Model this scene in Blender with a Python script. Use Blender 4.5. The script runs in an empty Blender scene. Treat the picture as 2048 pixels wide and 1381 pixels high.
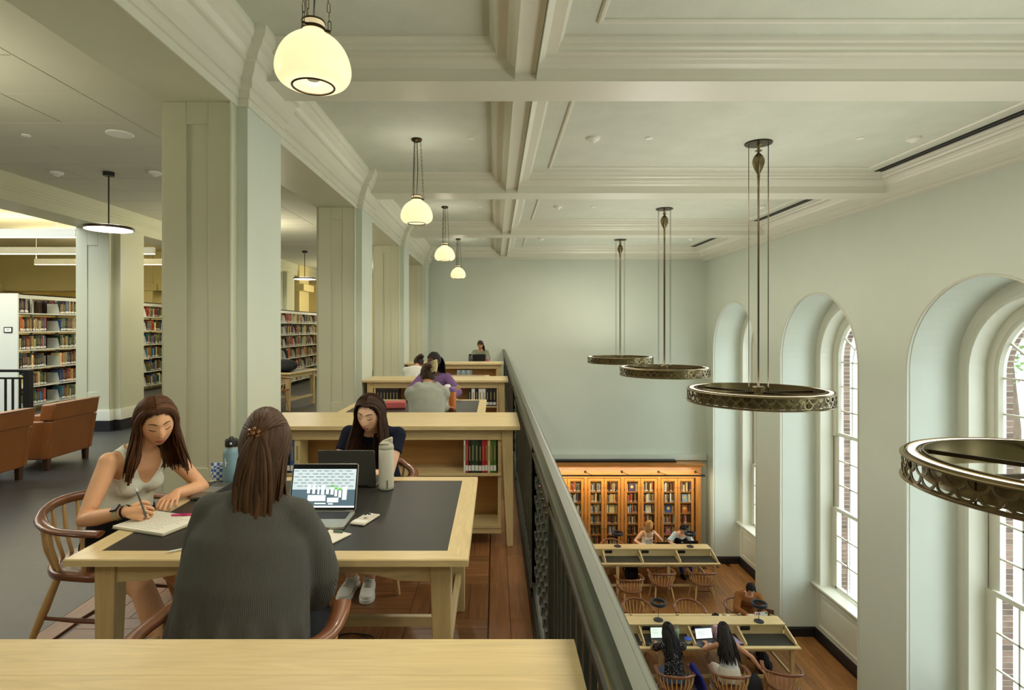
import bpy, bmesh, math, random
from mathutils import Vector, Matrix
RN = random.Random(11)
SC = bpy.context.scene
COL = SC.collection
PI = math.pi
V = Vector

# ------------------------------------------------------------------ camera, sky, exposure
cam_d = bpy.data.cameras.new('camera'); cam = bpy.data.objects.new('camera', cam_d); COL.objects.link(cam)
cam.location = (0, 0, 1.65); cam.rotation_euler = (PI/2, 0, 0)
cam_d.sensor_width = 36; cam_d.lens = 1150/2048*36
cam_d.shift_x = (1024-990)/2048; cam_d.shift_y = (655-690.5)/2048
cam_d.clip_start = 0.05; cam_d.clip_end = 400
SC.camera = cam
SC.view_settings.view_transform = 'Standard'; SC.view_settings.look = 'None'
SC.view_settings.gamma = 1; SC.view_settings.use_curve_mapping = False
SC.view_settings.exposure = 0.38
SC.cycles.max_bounces = 10; SC.cycles.diffuse_bounces = 6; SC.cycles.glossy_bounces = 3
SC.cycles.transparent_max_bounces = 16; SC.cycles.sample_clamp_indirect = 6
SC.cycles.use_denoising = True
W = bpy.data.worlds.new('sky'); SC.world = W; W.use_nodes = True
bgn = W.node_tree.nodes['Background']
SKY = 4.2
bgn.inputs[0].default_value = (0.86, 0.95, 1.0, 1); bgn.inputs[1].default_value = SKY

def light(name, kind, loc, energy, col=(1, .85, .62), size=.1, rot=(0, 0, 0), sy=None, spread=None):
    d = bpy.data.lights.new(name, kind); d.energy = energy; d.color = col
    if kind == 'AREA':
        d.size = size
        if sy: d.shape = 'RECTANGLE'; d.size_y = sy
    elif kind in ('POINT', 'SPOT'): d.shadow_soft_size = size
    o = bpy.data.objects.new(name, d); COL.objects.link(o); o.location = loc; o.rotation_euler = rot
    return o

# ------------------------------------------------------------------ materials
def lin(c):
    return tuple(((x/255)/12.92 if x/255 <= .04045 else ((x/255+.055)/1.055)**2.4) for x in c)
_M = {}
def mat(name, col, rough=.5, metal=0, var=0, vs=6, stretch=(1, 1, 1), bump=0, bs=60, rnd=0, emit=0, ecol=None,
        objcol=False, attr=None, spec=.5, coat=0, dark=None, detail=4, dist=0):
    if name in _M: return _M[name]
    m = bpy.data.materials.new(name); m.use_nodes = True; _M[name] = m
    nt = m.node_tree; N = nt.nodes; L = nt.links; b = N['Principled BSDF']
    c = lin(col) + (1,)
    b.inputs['Roughness'].default_value = rough; b.inputs['Metallic'].default_value = metal
    b.inputs['Specular IOR Level'].default_value = spec; b.inputs['Coat Weight'].default_value = coat
    b.inputs['Base Color'].default_value = c
    src = None
    if objcol or rnd: oi = N.new('ShaderNodeObjectInfo')
    if objcol: src = oi.outputs['Color']
    if attr:
        at = N.new('ShaderNodeAttribute'); at.attribute_name = attr; src = at.outputs['Color']
    if var or bump:
        tc = N.new('ShaderNodeTexCoord'); mp = N.new('ShaderNodeMapping'); mp.inputs['Scale'].default_value = stretch
        L.new(tc.outputs['Object'], mp.inputs[0])
    vec = mp.outputs[0] if (var or bump) else None
    if vec and rnd:
        ad = N.new('ShaderNodeVectorMath'); ad.operation = 'ADD'
        ml = N.new('ShaderNodeMath'); ml.operation = 'MULTIPLY'; ml.inputs[1].default_value = 37
        L.new(oi.outputs['Random'], ml.inputs[0]); L.new(vec, ad.inputs[0]); L.new(ml.outputs[0], ad.inputs[1]); vec = ad.outputs[0]
    if var:
        no = N.new('ShaderNodeTexNoise'); no.inputs['Scale'].default_value = vs; no.inputs['Detail'].default_value = detail; no.inputs['Distortion'].default_value = dist
        L.new(vec, no.inputs['Vector'])
        mr = N.new('ShaderNodeMapRange'); mr.inputs[1].default_value = .3; mr.inputs[2].default_value = .7
        mr.inputs[3].default_value = 1-var; mr.inputs[4].default_value = 1+var*.6
        L.new(no.outputs['Fac'], mr.inputs[0]); fac = mr.outputs[0]
    else: fac = None
    if rnd:
        m2 = N.new('ShaderNodeMapRange'); m2.inputs[3].default_value = 1-rnd; m2.inputs[4].default_value = 1+rnd*.7
        L.new(oi.outputs['Random'], m2.inputs[0])
        if fac:
            mm = N.new('ShaderNodeMath'); mm.operation = 'MULTIPLY'; L.new(fac, mm.inputs[0]); L.new(m2.outputs[0], mm.inputs[1]); fac = mm.outputs[0]
        else: fac = m2.outputs[0]
    if fac:
        vm = N.new('ShaderNodeVectorMath'); vm.operation = 'SCALE'
        if src: L.new(src, vm.inputs[0])
        else: vm.inputs[0].default_value = c[:3]
        L.new(fac, vm.inputs['Scale']); src = vm.outputs[0]
    if src: L.new(src, b.inputs['Base Color'])
    if bump:
        n2 = N.new('ShaderNodeTexNoise'); n2.inputs['Scale'].default_value = bs; n2.inputs['Detail'].default_value = 5
        L.new(vec, n2.inputs['Vector']); bp = N.new('ShaderNodeBump'); bp.inputs['Strength'].default_value = bump
        bp.inputs['Distance'].default_value = .01
        L.new(n2.outputs['Fac'], bp.inputs['Height']); L.new(bp.outputs[0], b.inputs['Normal'])
    if emit:
        b.inputs['Emission Color'].default_value = (lin(ecol) if ecol else lin(col)) + (1,)
        b.inputs['Emission Strength'].default_value = emit
    return m

PAINT = mat('wall_paint', (204, 212, 198), .5, var=.02, vs=1.5)
TRIMP = mat('trim_paint', (218, 218, 202), .32, var=.015, vs=2)
CEILP = mat('ceiling_plaster', (202, 208, 192), .8, var=.05, vs=3, bump=.35, bs=70)
REVP = mat('pier_paint', (200, 200, 172), .38, var=.02, vs=2)
JAMBP = mat('niche_paint', (214, 222, 212), .4, var=.015, vs=2)
YELLOW = mat('yellow_paint', (214, 198, 140), .6, var=.03, vs=1)
TILE = mat('ceiling_tile', (196, 196, 176), .85, rnd=.03, bump=.2, bs=120)
MAPLE = mat('maple', (212, 190, 140), .34, var=.13, vs=2.6, dist=1.6, detail=7, stretch=(1.2, 14, 14), rnd=.05, bump=.03, bs=6)
MAPLEY = mat('maple_across', (212, 190, 140), .34, var=.13, vs=2.6, dist=1.6, detail=7, stretch=(14, 1.2, 14), rnd=.05)
MAPLEZ = mat('maple_upright', (206, 182, 130), .36, var=.13, vs=2.6, dist=1.6, detail=7, stretch=(14, 14, 1.2), rnd=.05)
MAPLED = mat('maple_inner', (192, 148, 92), .4, var=.12, vs=2.2, stretch=(1.2, 10, 14), rnd=.04)
WALNUT = mat('walnut', (122, 74, 44), .3, var=.22, vs=3, stretch=(4, 4, 4), rnd=.08, coat=.2)
ASH = mat('ash_spindle', (206, 168, 112), .38, var=.08, vs=3, stretch=(8, 8, 1), rnd=.06)
LEATH = mat('desk_leather', (44, 44, 40), .42, var=.12, vs=2, bump=.06, bs=220)
OAKF = mat('oak_floor', (164, 112, 62), .36, var=.3, vs=2.6, stretch=(20, 1.5, 1), rnd=.28, bump=.08, bs=9, detail=7)
OAKX = mat('oak_floor_across', (164, 112, 62), .36, var=.28, vs=2.6, stretch=(1.5, 20, 1), rnd=.28, bump=.08, bs=9, detail=7)
OAKB = mat('oak_balcony', (132, 88, 52), .36, var=.3, vs=2.6, stretch=(20, 1.5, 1), rnd=.28, bump=.08, bs=9, detail=7)
OAKXB = mat('oak_balcony_across', (136, 92, 54), .36, var=.28, vs=2.6, stretch=(1.5, 20, 1), rnd=.28, bump=.08, bs=9, detail=7)
CARPET = mat('grey_floor', (64, 64, 63), .40, var=.12, vs=5, stretch=(1, 3, 1), bump=.06, bs=90)
BLACKB = mat('black_base', (34, 33, 35), .4)
IRON = mat('railing_iron', (58, 62, 54), .38, metal=.55, var=.12, vs=8)
HANDR = mat('handrail_bronze', (72, 78, 62), .34, metal=.6, var=.10, vs=3, stretch=(6, .3, 6))
BRONZE = mat('bronze', (136, 122, 88), .28, metal=.9, var=.12, vs=5)
DBRONZE = mat('dark_bronze', (70, 58, 40), .3, metal=.85)
BLACKM = mat('black_metal', (30, 29, 28), .4, metal=.3)
CORD = mat('black_cord', (24, 22, 20), .6)
def opalmat():
    m = mat('opal_glass', (240, 232, 208), .3, emit=.14, ecol=(255, 236, 196), coat=.3); nt = m.node_tree; N = nt.nodes; b = N['Principled BSDF']
    t = N.new('ShaderNodeBsdfTranslucent'); t.inputs[0].default_value = lin((246, 238, 210))+(1,); mx = N.new('ShaderNodeMixShader'); mx.inputs[0].default_value = .4
    nt.links.new(b.outputs[0], mx.inputs[1]); nt.links.new(t.outputs[0], mx.inputs[2]); nt.links.new(mx.outputs[0], N['Material Output'].inputs['Surface']); return m
OPAL = opalmat()
BULB = mat('bulb', (255, 250, 235), .4, emit=14, ecol=(255, 244, 214))
LEDW = mat('led_disc', (255, 252, 245), .5, emit=5, ecol=(255, 247, 232))
LEDS = mat('led_strip', (255, 246, 228), .5, emit=3.5, ecol=(255, 236, 200))
LEDR = mat('led_ring', (255, 244, 222), .5, emit=2.2, ecol=(255, 240, 214))
LEATHER = mat('tan_leather', (150, 92, 44), .36, var=.12, vs=3, bump=.06, bs=150)
DWOOD = mat('dark_wood', (70, 44, 28), .4, var=.15, vs=5)
STEELW = mat('shelf_metal', (200, 204, 196), .45)
PLASTW = mat('white_plastic', (228, 228, 218), .45)
PAGES = mat('pages', (226, 214, 180), .8)
LABELW = mat('call_label', (232, 232, 224), .7)
COVER = mat('book_cover', (128, 128, 128), .5, objcol=True, var=.06, vs=30)
COVERA = mat('book_row', (128, 128, 128), .5, attr='col')
CHERRY = mat('cherry', (176, 116, 54), .32, var=.22, vs=2.2, stretch=(8, 8, 1), rnd=.05, coat=.15)
CHERRYX = mat('cherry_across', (182, 122, 58), .32, var=.22, vs=2.2, stretch=(1, 8, 8), rnd=.05, coat=.15)
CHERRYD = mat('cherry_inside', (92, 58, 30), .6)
MESHW = mat('brass_grille', (120, 96, 56), .4, metal=.7)
BRICK = mat('brick', (122, 98, 86), .9, var=.3, vs=9, rnd=.45, bump=.4, bs=60)
MORTAR = mat('mortar', (172, 164, 148), .95, bump=.3, bs=80)
OUTW = mat('outside_render', (236, 236, 240), .9)
GROUND = mat('paving', (200, 198, 190), .95, var=.1, vs=2)
LEAF = mat('leaves', (96, 124, 60), .7, var=.4, vs=2)
BARK = mat('bark', (92, 76, 60), .9, var=.3, vs=6)

def glassmat():
    m = bpy.data.materials.new('window_glass'); m.use_nodes = True; nt = m.node_tree; N = nt.nodes; L = nt.links
    N.remove(N['Principled BSDF']); o = N['Material Output']
    t = N.new('ShaderNodeBsdfTransparent'); t.inputs[0].default_value = (.97, .985, .98, 1)
    g = N.new('ShaderNodeBsdfGlossy'); g.inputs['Roughness'].default_value = .02
    mx = N.new('ShaderNodeMixShader'); mx.inputs[0].default_value = .05; L.new(t.outputs[0], mx.inputs[1]); L.new(g.outputs[0], mx.inputs[2])
    L.new(mx.outputs[0], o.inputs['Surface']); return m
GLASS = glassmat()

# ------------------------------------------------------------------ mesh builder
class MB:
    def __init__(s): s.v = []; s.f = []; s.m = []; s.c = []; s.cc = None
    def add(s, vs, fs, mi=0):
        o = len(s.v); s.v += [tuple(p) for p in vs]; s.f += [[i+o for i in f] for f in fs]; s.m += [mi]*len(fs)
        if s.cc is not None: s.c += [s.cc]*len(vs)
        return s
    def box(s, x0, x1, y0, y1, z0, z1, mi=0):
        return s.add([(x0, y0, z0), (x1, y0, z0), (x1, y1, z0), (x0, y1, z0), (x0, y0, z1), (x1, y0, z1), (x1, y1, z1), (x0, y1, z1)],
                     [[3, 2, 1, 0], [4, 5, 6, 7], [0, 1, 5, 4], [1, 2, 6, 5], [2, 3, 7, 6], [3, 0, 4, 7]], mi)
    def quad(s, a, b, c, d, mi=0): return s.add([a, b, c, d], [[0, 1, 2, 3]], mi)
    def bar(s, p, q, w, h, up=(0, 0, 1), w2=None, h2=None, mi=0):
        p = V(p); q = V(q); d = (q-p).normalized(); up = V(up)
        sd = d.cross(up)
        if sd.length < 1e-4: sd = d.cross(V((0, 1, 0)))
        sd.normalize(); u = sd.cross(d)
        w2 = w if w2 is None else w2; h2 = h if h2 is None else h2
        vs = []
        for (c, a, b) in ((p, w, h), (q, w2, h2)):
            vs += [c-sd*a/2-u*b/2, c+sd*a/2-u*b/2, c+sd*a/2+u*b/2, c-sd*a/2+u*b/2]
        return s.add(vs, [[3, 2, 1, 0], [4, 5, 6, 7], [0, 1, 5, 4], [1, 2, 6, 5], [2, 3, 7, 6], [3, 0, 4, 7]], mi)
    def tube(s, pts, rad, n=10, side=None, cap=True, mi=0):
        pts = [V(p) for p in pts]; k = len(pts)
        if not isinstance(rad, (list, tuple)): rad = [rad]*k
        vs = []; prev = V(side) if side is not None else None
        for i in range(k):
            d = (pts[min(i+1, k-1)]-pts[max(i-1, 0)])
            d = d.normalized() if d.length > 1e-9 else V((0, 0, 1))
            if prev is None:
                prev = d.cross(V((0, 0, 1)))
                if prev.length < .05: prev = d.cross(V((0, 1, 0)))
            a = prev-d*prev.dot(d)
            if a.length < 1e-6: a = d.orthogonal()
            a.normalize(); b = d.cross(a); prev = a
            r = rad[i]; rx, ry = r if isinstance(r, (list, tuple)) else (r, r)
            for j in range(n):
                t = 2*PI*j/n; vs.append(pts[i]+a*(rx*math.cos(t))+b*(ry*math.sin(t)))
        fs = []
        for i in range(k-1):
            for j in range(n):
                j2 = (j+1) % n; fs.append([i*n+j, i*n+j2, (i+1)*n+j2, (i+1)*n+j])
        if cap: fs.append(list(range(n))[::-1]); fs.append([(k-1)*n+j for j in range(n)])
        return s.add(vs, fs, mi)
    def lathe(s, prof, n=24, o=(0, 0, 0), mi=0, cap=True):
        vs = []; fs = []; k = len(prof)
        for (r, z) in prof:
            r = max(r, .0002)
            for j in range(n):
                t = 2*PI*j/n; vs.append((o[0]+r*math.cos(t), o[1]+r*math.sin(t), o[2]+z))
        for i in range(k-1):
            for j in range(n):
                j2 = (j+1) % n; fs.append([i*n+j, i*n+j2, (i+1)*n+j2, (i+1)*n+j])
        if cap:
            if prof[0][0] > .001: fs.append(list(range(n))[::-1])
            if prof[-1][0] > .001: fs.append([(k-1)*n+j for j in range(n)])
        return s.add(vs, fs, mi)
    def sweep(s, path, prof, closed=False, left=True, mi=0, capends=False):
        """prof: (offset, z); offset goes to the left of the walking direction (or right)."""
        P = [V(p) for p in path]; n = len(P); sg = 1 if left else -1
        mit = []
        for i in range(n):
            ns = []
            for a, b in (((i-1) % n, i), (i, (i+1) % n)):
                if not closed and ((i == 0 and b == i) or (i == n-1 and a == i)): continue
                d = (P[b]-P[a]).normalized(); ns.append(V((-d.y, d.x))*sg)
            m = ns[0] if len(ns) == 1 else (ns[0]+ns[1])/(1+ns[0].dot(ns[1]))
            mit.append(m)
        vs = []; k = len(prof)
        for i in range(n):
            for (o, z) in prof: q = P[i]+mit[i]*o; vs.append((q.x, q.y, z))
        fs = []
        for i in range(n if closed else n-1):
            i2 = (i+1) % n
            for j in range(k-1):
                f = [i*k+j, i2*k+j, i2*k+j+1, i*k+j+1]; fs.append(f if left else f[::-1])
        if capends and not closed: fs += [[j for j in range(k)], [(n-1)*k+j for j in range(k)][::-1]]
        return s.add(vs, fs, mi)
    def prism(s, poly, axis, a0, a1, mi=0):
        """poly 2D points; axis 'x': (y,z), 'y': (x,z), 'z': (x,y)."""
        n = len(poly)
        def p(q, a): return (a, q[0], q[1]) if axis == 'x' else ((q[0], a, q[1]) if axis == 'y' else (q[0], q[1], a))
        vs = [p(q, a0) for q in poly]+[p(q, a1) for q in poly]
        fs = [list(range(n))[::-1], [n+i for i in range(n)]]+[[i, (i+1) % n, n+(i+1) % n, n+i] for i in range(n)]
        return s.add(vs, fs, mi)
    def ball(s, c, r, n=12, m=8, M=None, mi=0):
        rx, ry, rz = r if isinstance(r, (list, tuple)) else (r, r, r); vs = [(0, 0, -1)]
        for i in range(1, m):
            ph = -PI/2+PI*i/m
            for j in range(n): t = 2*PI*j/n; vs.append((math.cos(ph)*math.cos(t), math.cos(ph)*math.sin(t), math.sin(ph)))
        vs.append((0, 0, 1)); c = V(c); out = []
        for (x, y, z) in vs:
            q = V((x*rx, y*ry, z*rz)); out.append(c+(M @ q if M else q))
        fs = [[0, 1+(j+1) % n, 1+j] for j in range(n)]
        for i in range(m-2):
            for j in range(n): a = 1+i*n; fs.append([a+j, a+(j+1) % n, a+n+(j+1) % n, a+n+j])
        a = 1+(m-2)*n; fs += [[a+j, a+(j+1) % n, len(vs)-1] for j in range(n)]
        return s.add(out, fs, mi)
    def xf(s, M): s.v = [tuple(M @ V(p)) for p in s.v]; return s
    def mesh(s, name, mats, ang=35):
        me = bpy.data.meshes.new(name); me.from_pydata(s.v, [], s.f)
        for m in (mats if isinstance(mats, (list, tuple)) else [mats]): me.materials.append(m)
        if any(s.m): me.polygons.foreach_set('material_index', s.m)
        if s.c:
            at = me.color_attributes.new('col', 'FLOAT_COLOR', 'POINT')
            at.data.foreach_set('color', [x for c in s.c for x in (c[0], c[1], c[2], 1)])
        bm = bmesh.new(); bm.from_mesh(me); bmesh.ops.recalc_face_normals(bm, faces=bm.faces); bm.to_mesh(me); bm.free()
        if ang:
            me.polygons.foreach_set('use_smooth', [True]*len(me.polygons)); me.set_sharp_from_angle(angle=math.radians(ang))
        me.update(); return me
    def build(s, name, mats, parent=None, ang=35, bevel=0, kind=None, loc=None, rz=None, seg=2):
        return obj(name, s.mesh(name, mats, ang), parent, bevel, kind, loc, rz, seg)

def obj(name, me, parent=None, bevel=0, kind=None, loc=None, rz=None, seg=2):
    o = bpy.data.objects.new(name, me); COL.objects.link(o)
    if parent: o.parent = parent
    if bevel:
        b = o.modifiers.new('bevel', 'BEVEL'); b.width = bevel; b.segments = seg; b.limit_method = 'ANGLE'; b.angle_limit = math.radians(40)
    if kind: o['kind'] = kind
    if loc is not None: o.location = loc
    if rz is not None: o.rotation_euler = (0, 0, rz)
    return o
def tag(o, label, cat, group=None, kind=None):
    o['label'] = label; o['category'] = cat
    if group: o['group'] = group
    if kind: o['kind'] = kind
    return o
def thing(name, label, cat, loc=(0, 0, 0), rz=0, group=None):
    o = bpy.data.objects.new(name, None); COL.objects.link(o); o.location = loc; o.rotation_euler = (0, 0, rz)
    o.empty_display_size = .1
    return tag(o, label, cat, group)
def dup(root, loc, rz=0, label=None, group=None):
    def cp(o, par):
        c = o.copy(); COL.objects.link(c)
        if par: c.parent = par
        for ch in list(KIDS.get(o.name, ())): cp(ch, c)
        return c
    KIDS = {}
    for ch in root.children_recursive: KIDS.setdefault(ch.parent.name, []).append(ch)
    r = cp(root, None); r.location = loc; r.rotation_euler = (0, 0, rz)
    if label: r['label'] = label
    if group: r['group'] = group
    return r
def text(s, size, name, m, parent, M, ext=.0004):
    cu = bpy.data.curves.new(name, 'FONT'); cu.body = s; cu.size = size; cu.extrude = ext; cu.align_x = 'CENTER'; cu.align_y = 'CENTER'
    cu.resolution_u = 3
    t = bpy.data.objects.new(name, cu); COL.objects.link(t)
    me = bpy.data.meshes.new_from_object(t.evaluated_get(bpy.context.evaluated_depsgraph_get())); bpy.data.objects.remove(t)
    me.materials.clear(); me.materials.append(m); me.transform(M)
    return obj(name, me, parent)
ORD = ['first', 'second', 'third', 'fourth', 'fifth', 'sixth', 'seventh', 'eighth', 'ninth', 'tenth', 'eleventh', 'twelfth', 'thirteenth',
       'fourteenth', 'fifteenth', 'sixteenth', 'seventeenth', 'eighteenth', 'nineteenth', 'twentieth']
def ordn(i):
    if i < 20: return ORD[i]
    t = {2: 'twenty', 3: 'thirty', 4: 'forty', 5: 'fifty'}[(i+1)//10]; u = (i+1) % 10
    return t+'-'+ORD[u-1] if u else {'twenty': 'twentieth', 'thirty': 'thirtieth', 'forty': 'fortieth', 'fifty': 'fiftieth'}[t]

# ------------------------------------------------------------------ key dimensions (metres)
BAY = 3.7; XW = -1.93; XP = -1.85; XL = -2.47; XR = 5.93; YB = 16.16; ZF = -4.78; ZC = 3.80; ZB = 3.55; ZH = 3.30
Y0 = -4.2; ZS = 3.60
# ------------------------------------------------------------------ setting
def struct(name, mb, m, bevel=0, ang=35, parent=None, seg=1): return mb.build(name, m, parent, ang, bevel, 'structure', seg=seg)

# floors
struct('floor', MB().box(-2.46, .31, Y0, YB, -.42, -.012), MORTAR if False else DWOOD)
struct('floor', MB().box(-17, -2.46, Y0, 23, -.3, 0), CARPET)
low = struct('floor', MB().box(-3.2, 7.0, Y0, YB, ZF-.3, ZF-.012), DWOOD)
bal = [o for o in COL.objects if o.name == 'floor'][0]
def plankmesh(lx, ly, h=.012, c=.0016):
    m = MB(); x, y = lx/2, ly/2
    m.add([(-x, -y, 0), (x, -y, 0), (x, y, 0), (-x, y, 0), (-x, -y, h-c), (x, -y, h-c), (x, y, h-c), (-x, y, h-c),
           (-x+c, -y+c, h), (x-c, -y+c, h), (x-c, y-c, h), (-x+c, y-c, h)],
          [[0, 1, 5, 4], [1, 2, 6, 5], [2, 3, 7, 6], [3, 0, 4, 7], [4, 5, 9, 8], [5, 6, 10, 9], [6, 7, 11, 10], [7, 4, 8, 11], [8, 9, 10, 11]])
    return m
pw = .113
pmY = plankmesh(pw-.002, .45-.002).mesh('plank', OAKB, 0); pmX = plankmesh(.45-.002, pw-.002).mesh('plank', OAKXB, 0)
pmB = plankmesh(.117, .9).mesh('plank', OAKB, 0)
pmL = plankmesh(.117, .9).mesh('plank', OAKF, 0)
rest = MB(); restx = MB()
def addp(dst, src, x, y, z): dst.add([(p[0]+x, p[1]+y, p[2]+z) for p in src.v], src.f)
sY, sX, sL = plankmesh(pw-.002, .448), plankmesh(.448, pw-.002), plankmesh(.117, .9)
npl = 0
for i in range(5):
    for j in range(34):
        for q in range(4):
            cx = -2.30+.2255+i*.452; cy = 1.0+.2255+j*.451; a = (i+j) % 2
            off = (q-1.5)*pw
            x, y = (cx+off, cy) if a else (cx, cy+off)
            if 1.7 < cy < 4.4:
                o = obj('plank', pmY if a else pmX, bal); o.location = (x, y, -.012)
            else: addp(rest if a else restx, sY if a else sX, x, y, -.012)
for r, x in enumerate([-2.40, -2.345, .026, .145, .264]):
    if r in (1, 4): continue
    for j in range(17):
        y = 1.0+.45+j*.902-(.45 if r % 2 else 0)
        if r >= 2 and y < 9: o = obj('plank', pmB, bal); o.location = (x, y, -.012)
        else: addp(rest, sL, x, y, -.012)
rest.build('parquet_beyond', OAKB, bal, 0, 0, 'stuff'); restx.build('parquet_beyond', OAKXB, bal, 0, 0, 'stuff')
lp = MB()
for i in range(85):
    x = -3.1+i*.119
    for j in range(15):
        y = 3.0+(i*37 % 10)*.09+j*.902
        if y+.45 > YB: continue
        if x > 5.3 and x < 6.62 and 9.3 < y < 15: o = obj('plank', pmL, low); o.location = (x, y, ZF-.012)
        elif x < 6.62: addp(lp, sL, x, y, ZF-.012)
lp.build('plank_field', OAKF, low, 0, 0, 'stuff')

# back walls and shell
struct('wall_back', MB().box(XW, XR+1.3, YB, YB+.3, ZF-.3, ZC+.3).box(1.0, XR-.02, YB-.12, YB, -2.06, -1.9), PAINT)
struct('wall_front', MB().box(-17, 7.2, Y0-.3, Y0, ZF-.3, 4.2), PAINT)
struct('wall_under_balcony', MB().box(-3.3, -3.2, Y0, YB, ZF, -.42), PAINT)
struct('ceiling', MB().box(XL, 7.3, Y0-.3, YB+.3, ZC, ZC+.3), CEILP)

# right wall with deep arched niches and windows
WC = [7.0+.0+3.67*k for k in (-2, -1, 0, 1, 2)]; NA = 1.29; ZSP = 1.0
def arch(yc, r, zb, n=22, zs=ZSP):
    return [(yc+r, zb)]+[(yc+r*math.cos(PI*i/n), zs+r*math.sin(PI*i/n)) for i in range(n+1)]+[(yc-r, zb)]
wr = MB()
edges = [Y0]+[(WC[i]+WC[i+1])/2 for i in range(4)]+[YB]
for i, yc in enumerate(WC):
    a = arch(yc, NA, ZF)
    e0, e1 = edges[i], edges[i+1]
    wr.quad((XR, e0, ZF), (XR, yc-NA, ZF), (XR, yc-NA, ZC), (XR, e0, ZC)); wr.quad((XR, yc+NA, ZF), (XR, e1, ZF), (XR, e1, ZC), (XR, yc+NA, ZC))
    arc = a[1:-1]
    for p, q in zip(arc[:-1], arc[1:]): wr.quad((XR, p[0], p[1]), (XR, q[0], q[1]), (XR, q[0], ZC), (XR, p[0], ZC))
struct('wall_right', wr, PAINT, ang=20)
jm = MB(); bead = MB()
for yc in WC:
    a = arch(yc, NA, ZF, 32)
    for p, q in zip(a[:-1], a[1:]): jm.quad((XR, p[0], p[1]), (XR, q[0], q[1]), (6.66, q[0], q[1]), (6.66, p[0], p[1]))
    bead.tube([(XR-.002, y, z) for (y, z) in arch(yc, NA-.004, ZF, 32)], .016, 6, side=(1, 0, 0))
    bead.tube([(XR+.05, y, z) for (y, z) in arch(yc, NA-.001, ZF, 32)], .008, 6, side=(1, 0, 0))
struct('wall_niche', jm, JAMBP, ang=30)
struct('trim_1', bead, TRIMP, ang=60)
# outer brick skin: mortar sheet with openings; bricks lining the jambs are single pieces
ow = MB()
for i, yc in enumerate(WC):
    a = arch(yc, .99, -3.75); e0, e1 = edges[i], edges[i+1]
    for X in (7.03, 7.20):
        ow.quad((X, e0, ZF), (X, yc-.99, ZF), (X, yc-.99, 4.1), (X, e0, 4.1)); ow.quad((X, yc+.99, ZF), (X, e1, ZF), (X, e1, 4.1), (X, yc+.99, 4.1))
        ow.quad((X, yc-.99, ZF), (X, yc+.99, ZF), (X, yc+.99, -3.75), (X, yc-.99, -3.75))
        arc = a[1:-1]
        for p, q in zip(arc[:-1], arc[1:]): ow.quad((X, p[0], p[1]), (X, q[0], q[1]), (X, q[0], 4.1), (X, p[0], 4.1))
    for p, q in zip(a[:-1], a[1:]): ow.quad((7.03, p[0], p[1]), (7.20, p[0], p[1]), (7.20, q[0], q[1]), (7.03, q[0], q[1]))
brw = struct('wall_outside', ow, MORTAR)
bm_ = plankmesh(.160, .066, .012, .004).xf(Matrix.Rotation(PI/2, 4, 'X')).mesh('brick', BRICK, 0)
for wi in (2, 3, 4):
    yc = WC[wi]
    for j in range(58):
        o = obj('brick', bm_, brw); o.location = (7.115, yc+.99, -3.71+j*.082)
    for j in range(15):
        t = (j+.5)/15*PI*.42
        o = obj('brick', bm_, brw); o.location = (7.115, yc+.99*math.cos(t), ZSP+.005+.99*math.sin(t)); o.rotation_euler = (t, 0, 0)

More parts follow.
